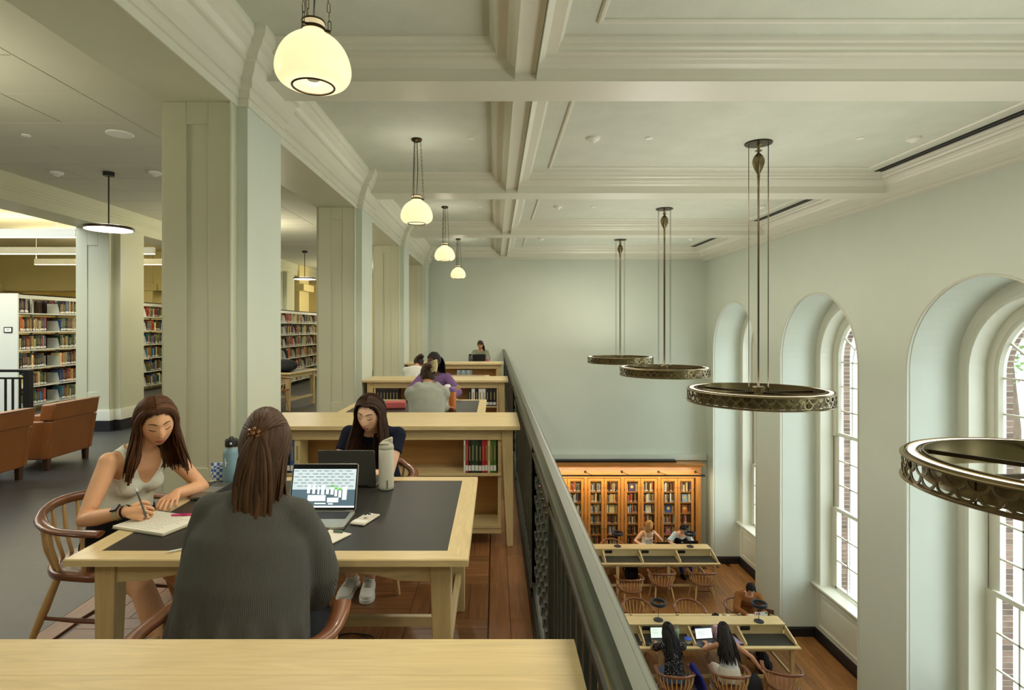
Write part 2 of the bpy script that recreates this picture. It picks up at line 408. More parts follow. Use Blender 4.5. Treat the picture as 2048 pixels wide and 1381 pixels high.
GR = .86; ROWS = [.95, .46, -.03]; CW = 2*GR/5
pane_me = MB().box(-.003, .003, -CW/2+.008, CW/2-.008, -.235, .235).mesh('pane', GLASS, 0)
def window(n, yc):
    w = bpy.data.objects.new('window_%d' % n, None); COL.objects.link(w); w['kind'] = 'structure'; w.location = (0, yc, 0)
    L = lambda r, zb, k=28: arch(0, r, zb, k)
    # casing: moulded band round the opening
    prof = [(NA, 0), (1.235, 0), (1.23, -.012), (1.135, -.012), (1.13, -.02), (1.10, -.03), (1.065, -.035), (1.05, -.028), (1.05, .24)]
    mb = MB(); rings = [[(6.66+dx, y, z) for (y, z) in L(r, -3.62)] for (r, dx) in prof]
    for A, B in zip(rings[:-1], rings[1:]):
        for i in range(len(A)-1): mb.quad(A[i], A[i+1], B[i+1], B[i])
    mb.build('casing', TRIMP, w, 16)
    # sash frame (arched top sash) and two stepped lower sashes
    mb = MB(); prof = [(1.05, 6.88), (.94, 6.88), (.935, 6.90), (.885, 6.90), (.87, 6.93), (GR, 6.95), (GR, 6.99), (1.06, 6.99)]
    rings = [[(X, y, z) for (y, z) in L(r, -.55)] for (r, X) in prof]
    for A, B in zip(rings[:-1], rings[1:]):
        for i in range(len(A)-1): mb.quad(A[i], A[i+1], B[i+1], B[i])
    mb.build('sash_frame', TRIMP, w, 18)
    for (zt, zb, X) in ((-.50, -2.03, 6.90), (-2.0, -3.60, 6.85)):
        mb = MB()
        for s in (-1, 1):
            mb.box(X, X+.05, *sorted((s*GR, s*(GR+.055))), zb, zt); mb.box(X+.012, X+.13, *sorted((s*(GR+.05), s*1.06)), zb, zt)
        mb.box(X-.012, X+.06, -GR-.055, GR+.055, zt-.035, zt+.035); mb.box(X, X+.05, -GR-.05, GR+.05, zb, zb+.05)
        mb.build('sash_frame', TRIMP, w, 35, .004)
    # muntins and panes
    def munt(p, q, t=.026): MB().bar(p, q, t, .03, up=(1, 0, 0)).build('muntin', TRIMP, w, 0)
    for (X, zt, zb, zz) in ((6.965, .95, -.52, [.95, .46, -.03]), (6.92, -.52, -2.02, [-1.03, -1.52]), (6.87, -2.02, -3.55, [-2.53, -3.03])):
        for i in range(1, 5): munt((X, -GR+i*CW, zb), (X, -GR+i*CW, zt))
        for z in zz: munt((X, -GR, z), (X, GR, z))
        tops = ([zt] if zt > 0 else [zt])+[z for z in zz if z < zt]
        for i in range(5):
            for z in tops:
                o = obj('pane', pane_me, w); o.location = (X+.008, -GR+(i+.5)*CW, z-.245)
    def arcb(r, t): MB().tube([(6.965, r*math.cos(PI*i/20), .95+r*math.sin(PI*i/20)) for i in range(21)], t, 6, side=(1, 0, 0)).build('muntin', TRIMP, w, 60)
    arcb(GR-CW, .013)
    for i in range(1, 6):
        t = PI*i/6; munt((6.965, (GR-CW)*math.cos(t), .95+(GR-CW)*math.sin(t)), (6.965, GR*math.cos(t), .95+GR*math.sin(t)+.04))
    munt((6.965, 0, .95), (6.965, 0, .95+GR-CW)); 
    MB().prism([(GR*math.cos(PI*i/20), .95+(GR+.05)*math.sin(PI*i/20)) for i in range(21)], 'x', 6.970, 6.976).build('pane', GLASS, w, 0)
    # sill and panelled dado below
    MB().box(6.55, 7.03, -NA+.0, NA-.0, -3.66, -3.62).box(6.58, 6.66, -NA, NA, -3.70, -3.66).build('sill', TRIMP, w, 35, .008)
    mb = MB().box(6.66, 6.75, -NA, NA, ZF, -3.66); z0, z1 = ZF+.32, -3.82
    mb.sweep([(z0, -1.12), (z0, 1.12), (z1, 1.12), (z1, -1.12)], [(0, 0), (.0, .02), (.02, .026), (.035, .01), (.05, 0)], True)
    k = len(mb.v)-20
    for i in range(k, k+20): z, y, d = mb.v[i]; mb.v[i] = (6.66-d, y, z)
    mb.box(6.648, 6.665, -1.04, 1.04, z0+.1, z1-.1)
    mb.build('dado_panel', TRIMP, w, 35)
    return w
for i, yc in enumerate(WC): window(i+1, yc)
# black baseboards along niches and wall
bb = MB(); path = [(XR, Y0)]
for yc in WC: path += [(XR, yc-NA), (6.66, yc-NA), (6.66, yc+NA), (XR, yc+NA)]
path += [(XR, YB), (XW, YB)]
bb.sweep(path, [(0, ZF+.2), (.012, ZF+.2), (.02, ZF+.17), (.025, ZF+.165), (.025, ZF)], False, True)
struct('baseboard_right', bb, BLACKB)
# outside: paving, a pale wall and some trees
struct('ground_outside', MB().box(7.2, 90, -40, 60, ZF-1.4, ZF-1.0), GROUND)

tr = thing('leafy_tree', 'pale sunlit tree outside the nearest tall window', 'tree', (22.5, 25.0, ZF-1.0))
MB().tube([(0, 0, 0), (.1, 0, 3), (0, .1, 6)], [.28, .22, .1], 10).build('trunk', BARK, tr, 60)
mb = MB(); rn = random.Random(6)
for i in range(1500):
    q_ = V((rn.gauss(0, 1), rn.gauss(0, 1), rn.gauss(0, 1))).normalized()*(rn.random()**.4)*2.7; c_ = V((q_.x, q_.y, 8.0+q_.z*1.15)); a_ = V((rn.uniform(-1, 1), rn.uniform(-1, 1), rn.uniform(-1, 1))).normalized()*.13; b_ = a_.orthogonal().normalized()*.09
    mb.add([c_-a_, c_-b_, c_+a_, c_+b_], [[0, 1, 2, 3]])
mb.build('foliage', LEAF, tr, 0, 0, 'stuff')
# ceiling: beams, perimeter soffit, coffer mouldings
BY = [4.635+BAY*k for k in range(-2, 4)]
for i, y in enumerate(BY):
    y1 = y+.195 if i < 5 else YB
    struct('ceiling_beam', MB().box(XW, XR, y-.195, y1, ZB, ZC), TRIMP)
struct('ceiling_beam', MB().box(5.53, XR, Y0, YB, ZB+.001, ZC).box(5.80, XR, Y0, YB, ZB-.04, ZB), TRIMP)
struct('ceiling_beam', MB().box(.155, .315, Y0, YB, 3.61, ZC), TRIMP)
CP = [(.003, 3.56), (.003, 3.645), (.012, 3.65), (.03, 3.672), (.045, 3.68), (.06, 3.69), (.068, 3.70), (.15, 3.70), (.15, 3.722), (.165, 3.74), (.17, 3.765), (.185, 3.775), (.195, ZC)]
mold = MB()
for i in range(-1, 5):
    y0 = BY[i]+.195 if i >= 0 else Y0; y1 = BY[i+1]-.195
    mold.sweep([(XW, y0), (.155, y0), (.155, y1), (XW, y1)], CP, True)
    mold.sweep([(.315, y0), (5.53, y0), (5.53, y1), (.315, y1)], CP, True)
    mold.sweep([(.315+.42, y0+.42), (5.53-.50, y0+.42), (5.53-.50, y1-.42), (.315+.42, y1-.42)], [(-.02, ZC), (-.02, ZC-.012), (-.008, ZC-.022), (.012, ZC-.022), (.022, ZC-.008), (.022, ZC)], True)
struct('trim_2', mold, TRIMP, ang=12)
# left arcade: header, piers, crown
struct('wall_left', MB().box(XL, XW, Y0, YB, ZH, ZC), REVP)
CRN = [(.001, ZH-.002), (.012, ZH-.002), (.012, 3.355), (.028, 3.36), (.028, 3.415), (.04, 3.425), (.055, 3.43), (.055, 3.49), (.07, 3.505), (.09, 3.55), (.10, 3.59), (.125, 3.60), (.125, 3.625),
       (.15, 3.66), (.185, 3.69), (.19, 3.715), (.215, 3.73), (.225, 3.765), (.225, ZC)]
path = [(XW, Y0)]
for k in range(-2, 4):
    ya, yb = 4.30+BAY*k, 4.97+BAY*k
    if ya < Y0: continue
    yb = min(yb, YB)
    path += [(XW, ya), (XP, ya), (XP, yb), (XW, yb)] if yb < YB else [(XW, ya), (XP, ya), (XP, YB)]
struct('trim_3', MB().sweep(path, CRN, False, False), TRIMP, ang=12)
for k in range(-1, 4):
    ya, yb = 4.20+BAY*k, 5.07+BAY*k
    yb = min(yb, YB)
    mb = MB()
    mb.box(XL+.045, XW, ya+.012, yb, 0, ZH).box(XL, XL+.05, ya+.06, yb-.06, 0, ZH)
    x0, x1, z0, z1 = -2.257, -2.096, .62, 3.136
    mb.box(XL+.045, x0, ya, ya+.012, 0, ZH).box(x1, XW, ya, ya+.012, 0, ZH).box(x0, x1, ya, ya+.012, 0, z0).box(x0, x1, ya, ya+.012, z1, ZH)
    struct('column', mb, REVP, .003)
    mb = MB().box(XW-.01, XP, ya+.10, min(yb-.10, YB), 0, 3.44)
    mb.tube([(XW+.004, ya-.004, 0), (XW+.004, ya-.004, ZH)], .010, 6, side=(1, 0, 0))
    struct('pilaster', mb, PAINT, .003)
    mb = MB()
    mb.sweep([(XL+.05, ya), (XW, ya), (XW, ya+.1), (XP, ya+.1), (XP, yb-.1)], [(0, .30), (.012, .30), (.02, .28), (.02, .15), (.028, .15), (.03, 0)], False, False)
    struct('baseboard_left', mb, TRIMP)

# stacks side: ceiling tiles, cross beam with far arcade, far room
sc_ = struct('ceiling', MB().box(-6.2, XL, Y0, 23, ZS+.005, ZS+.2), BLACKB)
tl = {}
def tile(x0, x1, y0, y1):
    k = (round(x1-x0, 3), round(y1-y0, 3))
    if k not in tl: tl[k] = MB().box(-k[0]/2+.006, k[0]/2-.006, -k[1]/2+.006, k[1]/2-.006, 0, .02).mesh('tile', TILE, 0)
    o = obj('tile', tl[k], sc_); o.location = ((x0+x1)/2, (y0+y1)/2, ZS-.01)
tile(-3.43, XL, Y0, 22)
ty = 2.732
j = 0
while ty < 21.5:
    xs = [-3.43, -4.1, -5.3, -6.12] if j % 4 == 3 else ([-3.43, -4.78, -6.12] if j % 2 else [-3.43, -5.3, -6.12])
    for a, b in zip(xs[1:], xs[:-1]): tile(a, b, ty, ty+.68)
    ty += .68; j += 1
struct('ceiling_beam', MB().box(-6.65, -6.12, Y0, 22, 3.245, 4.2).sweep([(-6.12, Y0), (-6.12, 22)], [(.004, 3.30), (.004, 3.38), (.012, 3.385), (.012, 3.41), (.025, 3.42), (.025, 3.45), (.035, 3.46), (.035, 3.58), (0.05, 3.6)], False, False), REVP)
for ya in (9.12, 9.12+7.4, 1.72):
    mb = MB().box(-6.65, -6.12, ya+.012, ya+.86, 0, 3.25)
    x0, x1, z0, z1 = -6.47, -6.30, .62, 2.95
    mb.box(-6.65, x0, ya, ya+.012, 0, 3.25).box(x1, -6.12, ya, ya+.012, 0, 3.25).box(x0, x1, ya, ya+.012, 0, z0).box(x0, x1, ya, ya+.012, z1, 3.25)
    mb.box(-6.13, -6.02, ya+.12, ya+.74, 0, 3.25)
    struct('column', mb, REVP, .003)
    pth = [(-6.65, ya), (-6.12, ya), (-6.12, ya+.12), (-6.02, ya+.12), (-6.02, ya+.74), (-6.12, ya+.74), (-6.12, ya+.86)]
    struct('baseboard_left', MB().sweep(pth, [(0, .34), (.02, .34), (.028, .31), (.028, .17), (0, .17)], False, False), TRIMP)
    struct('baseboard_left', MB().sweep(pth, [(0, .17), (.035, .165), (.035, 0)], False, False), BLACKB)
struct('wall_far_left', MB().box(-17.2, -17, Y0, 23, -.3, 4.2), YELLOW)
struct('wall_far_back', MB().box(-17, XW, 22, 22.3, -.3, 4.2), YELLOW)
struct('ceiling', MB().box(-17, -6.6, 8.9, 22, 4.0, 4.2).box(-17, -6.6, Y0, 3.0, 4.0, 4.2).box(-17, -12.5, 3.0, 8.9, 4.0, 4.2), mat('far_ceiling', (226, 218, 180), .8))
struct('wall_stack_end', MB().box(XW, XW+.3, YB+.3, 22.3, -.3, 4.2), YELLOW)
# far arcade in the open stack room (runs across, behind the shelves)
mb = MB()
for x in (-16.2, -11.25-.2, -6.9):
    mb.box(x-.85, x+.85, 17.8, 18.7, 0, 4.0).box(x-1.0, x+1.0, 17.75, 18.75, 2.78, 3.0)
mb.box(-17, -6.6, 17.84, 18.6, 2.78, 4.0)
struct('wall_far_arcade', mb, YELLOW, .01)
# ------------------------------------------------------------------ railing
rail = thing('balcony_railing', 'dark iron balcony railing with bronze handrail along the upper floor edge', 'railing', (0, 0, 0))
hp = [(-.042, -.014), (-.042, .002), (-.034, .012), (-.022, .014), (-.014, .03), (.014, .03), (.022, .014), (.034, .012), (.042, .002), (.042, -.014), (.02, -.022), (-.02, -.022)]
RX = .246
MB().prism([(RX+x, 1.01+z) for x, z in hp], 'y', -2.5, YB).build('handrail', HANDR, rail, 40)
MB().box(RX-.02, RX+.02, -2.5, YB, .866, .892).build('top_rail', IRON, rail, 0, .003)
MB().box(RX-.022, RX+.022, -2.5, YB, .085, .105).build('bottom_rail', IRON, rail, 0, .003)
MB().box(RX-.027, RX+.06, -2.5, YB, -.42, .02).build('kerb', IRON, rail, 0, .003)
post_me = MB().box(-.02, .02, -.02, .02, 0, .99).box(-.028, .028, -.028, .028, .02, .05).box(-.026, .026, -.026, .026, .955, .985).mesh('post', IRON, 0)
pick_me = MB().box(-.007, .007, -.02, .02, .10, .875).mesh('picket', IRON, 0)
def arcband(r0, r1, t, n=10):
    m = MB(); vs = []
    for i in range(n+1):
        a = PI+PI*i/n; c, s = math.cos(a), math.sin(a)
        vs += [(-t, r0*c, r0*s), (-t, r1*c, r1*s), (t, r1*c, r1*s), (t, r0*c, r0*s)]
    fs = []
    for i in range(n):
        b = i*4
        for k in range(4): fs.append([b+k, b+(k+1) % 4, b+4+(k+1) % 4, b+4+k])
    return m.add(vs, fs)
sc_me = arcband(.048, .062, .009).mesh('scale', IRON, 40)
ya = 2.45-BAY*2
while ya < YB:
    for (a, b, scale) in ((ya, ya+1.05, True), (ya+1.05, ya+BAY, False)):
        if b < -2.4 or a > YB: continue
        for y in (a,):
            if y > -2.4: obj('post', post_me, rail).location = (RX, y, 0)
        if scale:
            if b < YB and b > 0:
                obj('post', post_me, rail).location = (RX, b, 0)
                mb = MB()
                for r in range(7):
                    n = 9 if r % 2 == 0 else 8; off = .06 if r % 2 == 0 else .12
                    for i in range(n):
                        y = a-.005+off+i*.1165; z = .865-r*.107
                        if 0 < a < 7: obj('scale', sc_me, rail).location = (RX, y, z)
                        else:
                            ab = arcband(.048, .062, .009, 6); mb.add([(p[0]+RX, p[1]+y, p[2]+z) for p in ab.v], ab.f)
                if mb.v: mb.build('scale_panel', IRON, rail, 40, 0, 'stuff')
        else:
            n = 21
            for i in range(1, n):
                y = a+(b-a)*i/n
                if y < -2.4 or y > YB-.03: continue
                obj('picket', pick_me, rail).location = (RX, y, 0)
    ya += BAY

# ------------------------------------------------------------------ captain's chairs (faces +y)
def make_chair():
    t = thing('captains_chair', 'x', 'chair')
    out = []
    for i in range(25):
        a = PI+PI*i/24; out.append((.265*math.cos(a), -.03+.225*math.sin(a)))
    out += [(.27, .10), (.255, .20), (.21, .235), (0, .225), (-.21, .235), (-.255, .20), (-.27, .10)]
    n = len(out); m = MB()
    lv = [(.90, .415), (.985, .42), (1, .435), (.995, .448), (.96, .456), (.75, .447), (.4, .440)]
    vs = []; fs = []
    for (s, z) in lv: vs += [(x*s, y*s, z) for x, y in out]
    for i in range(len(lv)-1):
        for j in range(n): fs.append([i*n+j, i*n+(j+1) % n, (i+1)*n+(j+1) % n, (i+1)*n+j])
    fs += [list(range(n))[::-1], [(len(lv)-1)*n+j for j in range(n)]]
    m.add(vs, fs).build('seat', WALNUT, t, 60)
    pts = [(.285, .19, .665), (.30, .10, .668), (.305, 0, .672)]
    for i in range(1, 18):
        a = -PI*i/18; pts.append((.305*math.cos(a), .295*math.sin(a)*.95, .672+.055*max(0, math.sin(-a))**1.5))
    pts += [(-.305, 0, .672), (-.30, .10, .668), (-.285, .19, .665)]
    rr = [(.03, .014) for _ in pts]; rr[0] = rr[-1] = (.036, .014); rr[1] = rr[-2] = (.034, .015)
    for i in range(7, len(pts)-7): rr[i] = (.02, .026)
    k = len(pts)
    m = MB(); m.tube(pts, [(b, a) for a, b in rr], 10, side=(0, 0, 1)); m.build('arm_rail', WALNUT, t, 60)
    for i in range(13):
        a = -PI*(i+.0)/12; ca, sa = math.cos(a), math.sin(a)
        p = V((.235*ca, -.03+.195*sa, .44)); q = V((.303*ca, .28*sa, .665+.055*max(0, -sa)**1.5))
        if i in (0, 12): p = V((.235*ca, .06, .44)); q = V((.298*ca, .11, .66))
        c = (p+q)/2+V((.012*ca, .012*sa, 0))
        MB().tube([p, c, q], [.009, .0115, .0075], 7).build('spindle', ASH, t, 60)
    for sx in (-1, 1):
        for (y0, y1) in ((.15, .235), (-.13, -.27)):
            MB().tube([(sx*.17, y0, .43), (sx*.20, (y0*.55+y1*.45), .24), (sx*.245, y1, 0)], [.016, .021, .013], 9).build('leg', ASH, t, 60)
        MB().tube([(sx*.20, .195, .2), (sx*.203, 0, .2), (sx*.20, -.205, .2)], [.009, .013, .009], 7).build('stretcher', WALNUT, t, 60)
    MB().tube([(-.2, 0, .2), (0, 0, .2), (.2, 0, .2)], [.009, .013, .009], 7).build('stretcher', WALNUT, t, 60)
    return t
CH0 = make_chair(); CHUSED = [False]
def chair(x, y, z, rz, label, group):
    if not CHUSED[0]:
        CHUSED[0] = True; CH0.location = (x, y, z); CH0.rotation_euler = (0, 0, rz); CH0['label'] = label; CH0['group'] = group; return CH0
    return dup(CH0, (x, y, z), rz, label, group)
# rz: facing of the chair; 0 = +y
GU = 'wooden captains chairs on the balcony'; GL = 'wooden captains chairs in the lower hall'
chair(-2.03, 3.04, 0, -PI/2-.12, 'wooden captains chair with the woman in the pale tank top, left of near table', GU)
chair(-.83, 1.86, 0, .02, 'wooden captains chair with the woman in the grey sweater at near table', GU)
chair(-.84, 3.78, 0, PI, 'wooden captains chair with the woman in navy, between near table and bookshelf', GU)
chair(-.66, 5.62, 0, .05, 'wooden captains chair under the person in the grey hoodie', GU)
chair(-.76, 7.42, 0, PI, 'wooden captains chair under the person in the purple top', GU)
chair(-.55, 9.35, 0, .3, 'brown captains chair with empty curved back beyond the third balcony bookshelf', GU)
chair(-1.36, 9.24, 0, .1, 'wooden captains chair under the person with a dark bun on the balcony', GU)
chair(-.40, 15.0, 0, PI, 'wooden captains chair at end wall under the farthest balcony reader', GU)
chair(-.72, 13.05, 0, .2, 'walnut captains chair, back just above the farthest balcony bookshelf top', GU)

# ------------------------------------------------------------------ balcony tables and bookshelves
def make_table():
    t = thing('reading_table', 'x', 'table')
    w, d = .785, .617; b = .088
    m = MB()   # mitred border frame
    prof = [(0, .722), (0, .746), (.004, .75), (b, .75), (b, .735)]
    P = [(-w, -d), (w, -d), (w, d), (-w, d)]
    for i in range(4):
        mm = MB(); a, c = V(P[i]), V(P[(i+1) % 4]); e = (c-a).normalized(); nn = V((-e.y, e.x)); vs = []
        for (p, s) in ((a, 1), (c, -1)):
            for (o, z) in prof+[(b, .722)]: q = p+nn*o+e*o*s; vs.append((q.x, q.y, z))
        mm.add(vs, [[j, (j+1) % 6, 6+(j+1) % 6, 6+j] for j in range(6)]+[[5, 4, 3, 2, 1, 0], [6, 7, 8, 9, 10, 11]])
        mm.build('border_board', MAPLE if i % 2 == 0 else MAPLEY, t, 30)
    MB().box(-w+b, w-b, -d+b, d-b, .725, .7485).build('leather_top', LEATH, t, 0)
    for sx in (-1, 1):
        for sy in (-1, 1):
            MB().bar((sx*(w-.115), sy*(d-.11), .722), (sx*(w-.105), sy*(d-.10), 0), .085, .08, up=(0, 1, 0), w2=.062, h2=.058).build('leg', MAPLEZ, t, 0, .003)
        MB().box(*sorted((sx*(w-.085), sx*(w-.105))), -d+.15, d-.15, .635, .722).build('apron', MAPLEY, t, 0, .002)
        MB().bar((sx*(w-.11), -d+.11, .20), (sx*(w-.11), d-.11, .20), .03, .05).build('stretcher', MAPLEY, t, 0, .003)
    for sy in (-1, 1):
        pl = [(-w+.15, .722), (w-.15, .722), (w-.15, .628), (w-.27, .632), (w-.38, .655), (w-.47, .665), (-w+.47, .665), (-w+.38, .655), (-w+.27, .632), (-w+.15, .628)]
        MB().prism(pl, 'y', *sorted((sy*(d-.08), sy*(d-.102)))).build('apron', MAPLE, t, 30)
    MB().bar((-w+.11, 0, .20), (w-.11, 0, .20), .03, .05).build('stretcher', MAPLE, t, 0, .003)
    return t
T0 = make_table(); TX = -.888; TYS = [2.226+.617, 6.54, 10.2, 13.98]
GT = 'maple reading tables on the balcony'
tb = ['maple reading table with black leather top in the foreground by the railing', 'maple reading table behind the nearest bookshelf, with the orange bottle',
      'maple reading table with the dark bun reader, behind the second bookshelf', 'farthest maple reading table, mostly hidden, below the end wall']
T0.location = (TX, TYS[0], 0); T0['label'] = tb[0]; T0['group'] = GT
for i in (1, 2, 3): dup(T0, (TX, TYS[i], 0), 0, tb[i], GT)

def make_shelf():
    t = thing('double_bookshelf', 'x', 'bookshelf')
    w, d = 1.012, .352
    for i in range(5):
        y0 = -d+i*2*d/5
        MB().box(-w, w, y0+.0002, y0+2*d/5-.0002, .884, .912).build('top_board', MAPLE, t, 0, .0004)
    for sx in (-1, 1):
        for sy in (-1, 1):
            MB().bar((sx*(w-.095), sy*(d-.085), .884), (sx*(w-.075), sy*(d-.06), 0), .085, .085, up=(0, 1, 0), w2=.045, h2=.045).build('leg', MAPLEZ, t, 0, .003)
        MB().box(*sorted((sx*(w-.14), sx*(w-.165))), -d+.07, d-.07, .13, .884).build('side_panel', MAPLEY, t, 0, .002)
    for sy in (-1, 1):
        MB().box(-w+.13, w-.13, *sorted((sy*(d-.055), sy*(d-.08))), .80, .884).build('apron', MAPLE, t, 0, .002)
        MB().box(-w+.14, w-.14, *sorted((sy*(d-.06), sy*.012)), .525, .547).build('shelf', MAPLE, t, 0, .002)
        MB().box(-w+.14, w-.14, *sorted((sy*(d-.06), sy*.012)), .13, .155).build('shelf', MAPLE, t, 0, .002)
        MB().box(-w+.14, w-.14, *sorted((sy*(d-.065), sy*(d-.085))), .09, .13).build('rail', MAPLE, t, 0, .002)
    MB().box(-w+.14, w-.14, -.012, .012, .13, .884).build('back_panel', MAPLED, t, 0)
    return t
S0 = make_shelf(); SX = -.825; SYS = [1.008, 4.632, 8.33, 12.08]
GS = 'double sided maple bookshelves on the balcony'
sb = ['maple bookshelf top cut by the bottom edge of the frame', 'maple bookshelf behind the woman in navy, with red and green books',
      'maple bookshelf behind the grey hoodie, with rows of black and blue volumes', 'farthest maple bookshelf near the end wall of the balcony']
S0.location = (SX, SYS[0], 0); S0['label'] = sb[0]; S0['group'] = GS
for i in (1, 2, 3): dup(S0, (SX, SYS[i], 0), 0, sb[i], GS)

# books: unit mesh, spine towards -y, coloured by the object's own colour
def bookmesh(lbl):
    m = MB(); m.box(0, 1, 0, 1, 0, 1, 0)
    m.box(.08, .92, .03, .985, .97, 1.002, 1)
    if lbl: m.box(.06, .94, -.006, .02, .06, .22, 2)
    m.box(.36, .64, -.004, .01, .36, .80, 3) if lbl else m.box(.1, .9, -.004, .01, .62, .82, 3)
    return m.mesh('book', [COVER, PAGES, LABELW, mat('gilt', (150, 138, 96), .5)], 0)
BK = [bookmesh(True), bookmesh(False)]
def bookobj(x, y, z, w, d, h, col, label, group, rz=0, lbl=True, me=None):
    o = obj('book', me or BK[0 if lbl else 1]); o.location = (x, y, z); o.scale = (w, d, h); o.rotation_euler = (0, 0, rz); o.color = lin(col)+(1,)
    return tag(o, label, 'book', group)
CN = {'red': (168, 38, 36), 'dark green': (40, 62, 36), 'black': (28, 28, 30), 'green': (72, 104, 40), 'white': (220, 220, 210), 'cream': (214, 200, 140), 'navy': (38, 48, 84),
      'blue': (52, 92, 160), 'maroon': (98, 32, 38), 'brown': (96, 66, 40), 'tan': (168, 136, 88), 'olive': (110, 108, 56), 'teal': (36, 100, 110), 'grey': (130, 130, 124), 'orange': (200, 104, 44), 'purple': (84, 60, 110), 'dark grey': (62, 62, 66), 'pale blue': (150, 180, 205), 'yellow': (206, 178, 66), 'pink': (190, 110, 120)}
ys = 4.632-.285
bx = .115-.268
seq = [('white', .012, .26), ('red', .021, .258), ('black', .02, .25), ('dark green', .026, .262), ('dark green', .027, .255), ('black', .024, .25), ('red', .022, .255), ('red', .02, .262), ('cream', .018, .25), ('green', .02, .255), ('green', .024, .26)]
x = .016-.252
for i, (c, w, h) in enumerate(seq):
    lab = '%s book, %s in the right row of bookshelf behind woman in navy' % (c, ordn(i))
    o = bookobj(x, ys, .549, w, .19, h, CN[c], lab, 'books at the right of the near bookshelf'); x += w+.0012
x = -1.662
for i, (c, w, h, l) in enumerate([('black', .036, .25, 'thick black'), ('black', .03, .25, 'black'), ('black', .044, .255, 'thick black and cream'), ('blue', .03, .25, 'blue and tan'), ('cream', .042, .255, 'cream')]):
    bookobj(x, ys, .549, w, .19, h, CN[c], '%s book, %s in row left of grey laptop, near bookshelf' % (l, ordn(i)), 'books at the left of the near bookshelf'); x += w+.0015
ys = 8.33-.285
x = -1.66
for i in range(7): bookobj(x, ys, .549, .042, .2, .235, CN['black'], 'black lettered volume, %s from left on the left of the second bookshelf' % ordn(i), 'black volumes on the second bookshelf'); x += .0445
x = -.378
for i, c in enumerate(['navy', 'white', 'navy', 'white', 'white', 'navy', 'navy', 'navy']):
    bookobj(x, ys, .549, .047, .2, .24, CN['black' if c == 'navy' else c], '%s volume with a blue seal, %s from left on the right of the second bookshelf' % ('black' if c == 'navy' else c, ordn(i)), 'law volumes on the second bookshelf')
    x += .0495
seal = MB().lathe([(.0, 0), (.016, 0), (.016, .002), (0, .002)], 14).xf(Matrix.Rotation(PI/2, 4, 'X'))
ys = 12.08-.285
x = -.78
for i in range(6): bookobj(x, ys, .549, .05, .2, .22, CN['grey' if i % 2 else 'pale blue'], 'grey blue volume, %s from left on the farthest balcony bookshelf' % ordn(i), 'volumes on the farthest bookshelf'); x += .053

# ------------------------------------------------------------------ globe pendants over the balcony
GLX = -.894
def make_pendant():
    t = thing('globe_pendant', 'x', 'lamp')
    zb = 2.835-3.8     # bottom ring below the ceiling
    prof = [(.098, 0), (.122, .003), (.152, .014), (.172, .034), (.183, .062), (.184, .088), (.180, .115), (.170, .148), (.154, .180), (.132, .210), (.102, .235), (.074, .252), (.058, .263), (.053, .275), (.053, .30), (.056, .312), (.05, .318)]
    MB().lathe([(r, zb+z) for r, z in prof], 40, cap=False).build('opal_globe', OPAL, t, 60)
    gm_ = t.children[0].modifiers.new('round', 'SUBSURF'); gm_.levels = 1; gm_.render_levels = 1
    ring = [(.1+.0055*math.cos(2*PI*i/8), zb+.0055*math.sin(2*PI*i/8)) for i in range(9)]
    MB().lathe(ring, 36, cap=False).build('rim_ring', DBRONZE, t, 60)
    MB().lathe([(.0545, zb+.272), (.0585, zb+.274), (.0585, zb+.288), (.0545, zb+.29)], 28, cap=False).lathe([(.052, zb+.314), (.058, zb+.316), (.056, zb+.322), (.02, zb+.322)], 28).build('neck_band', DBRONZE, t, 50)
    MB().lathe([(.014, zb+.045), (.022, zb+.055), (.03, zb+.075), (.031, zb+.09), (.024, zb+.108), (.014, zb+.118), (.0, zb+.122)], 14).build('bulb', BULB, t, 60)
    MB().lathe([(.02, zb+.030), (.03, zb+.034), (.03, zb+.040), (.012, zb+.046)], 14).build('bulb_collar', PLASTW, t, 60)
    MB().lathe([(.012, -.04), (.04, -.034), (.058, -.022), (.062, -.012), (.062, 0)], 24).build('canopy', DBRONZE, t, 50)
    MB().tube([(.004, 0, -.03), (.012, .008, zb+.6), (0, 0, zb+.32)], .0045, 6).build('cord', CORD, t, 60)
    lk = []
    for i in range(13):
        a = 2*PI*i/12; lk.append((.0075*math.cos(a), 0, .0075*math.sin(a)+(.016 if math.sin(a) > 0 else -.016)))
    lkm = MB().tube(lk, .002, 5, side=(0, 1, 0))
    for a in (.2, .2+2*PI/3, .2+4*PI/3):
        MB().bar((.058*math.cos(a), .058*math.sin(a), zb+.28), (.082*math.cos(a), .082*math.sin(a), zb+.276), .014, .012).build('lug', DBRONZE, t, 0)
        m = MB(); n = 15; z0, z1 = zb+.285, -.03
        for i in range(n):
            f = (i+.5)/n; r = .078+(.046-.078)*f; z = z0+(z1-z0)*f
            M = Matrix.Translation((r*math.cos(a), r*math.sin(a), z)) @ Matrix.Rotation(a+(PI/2 if i % 2 else 0), 4, 'Z') @ Matrix.Scale((z1-z0)/n/.042, 4, (0, 0, 1))
            m.add([M @ V(p) for p in lkm.v], lkm.f)
        m.build('chain', DBRONZE, t, 60)
    return t
P0 = make_pendant(); PY = [2.83+.0, 6.56, 10.24, 13.95]
pl = ['largest opal glass pendant lamp at the top left, nearest the camera', 'second opal glass pendant lamp on chains, above the balcony tables', 'third opal glass pendant lamp in the row above the balcony', 'smallest opal glass pendant lamp at the far end of the balcony']
P0.location = (GLX, PY[0], ZC); P0['label'] = pl[0]; P0['group'] = 'opal pendant lamps over the balcony'
for i in (1, 2, 3): dup(P0, (GLX, PY[i], ZC), 0, pl[i], P0['group'])
dup(P0, (GLX, -.9, ZC), 0, 'opal glass pendant lamp behind the viewer', P0['group']) if False else None
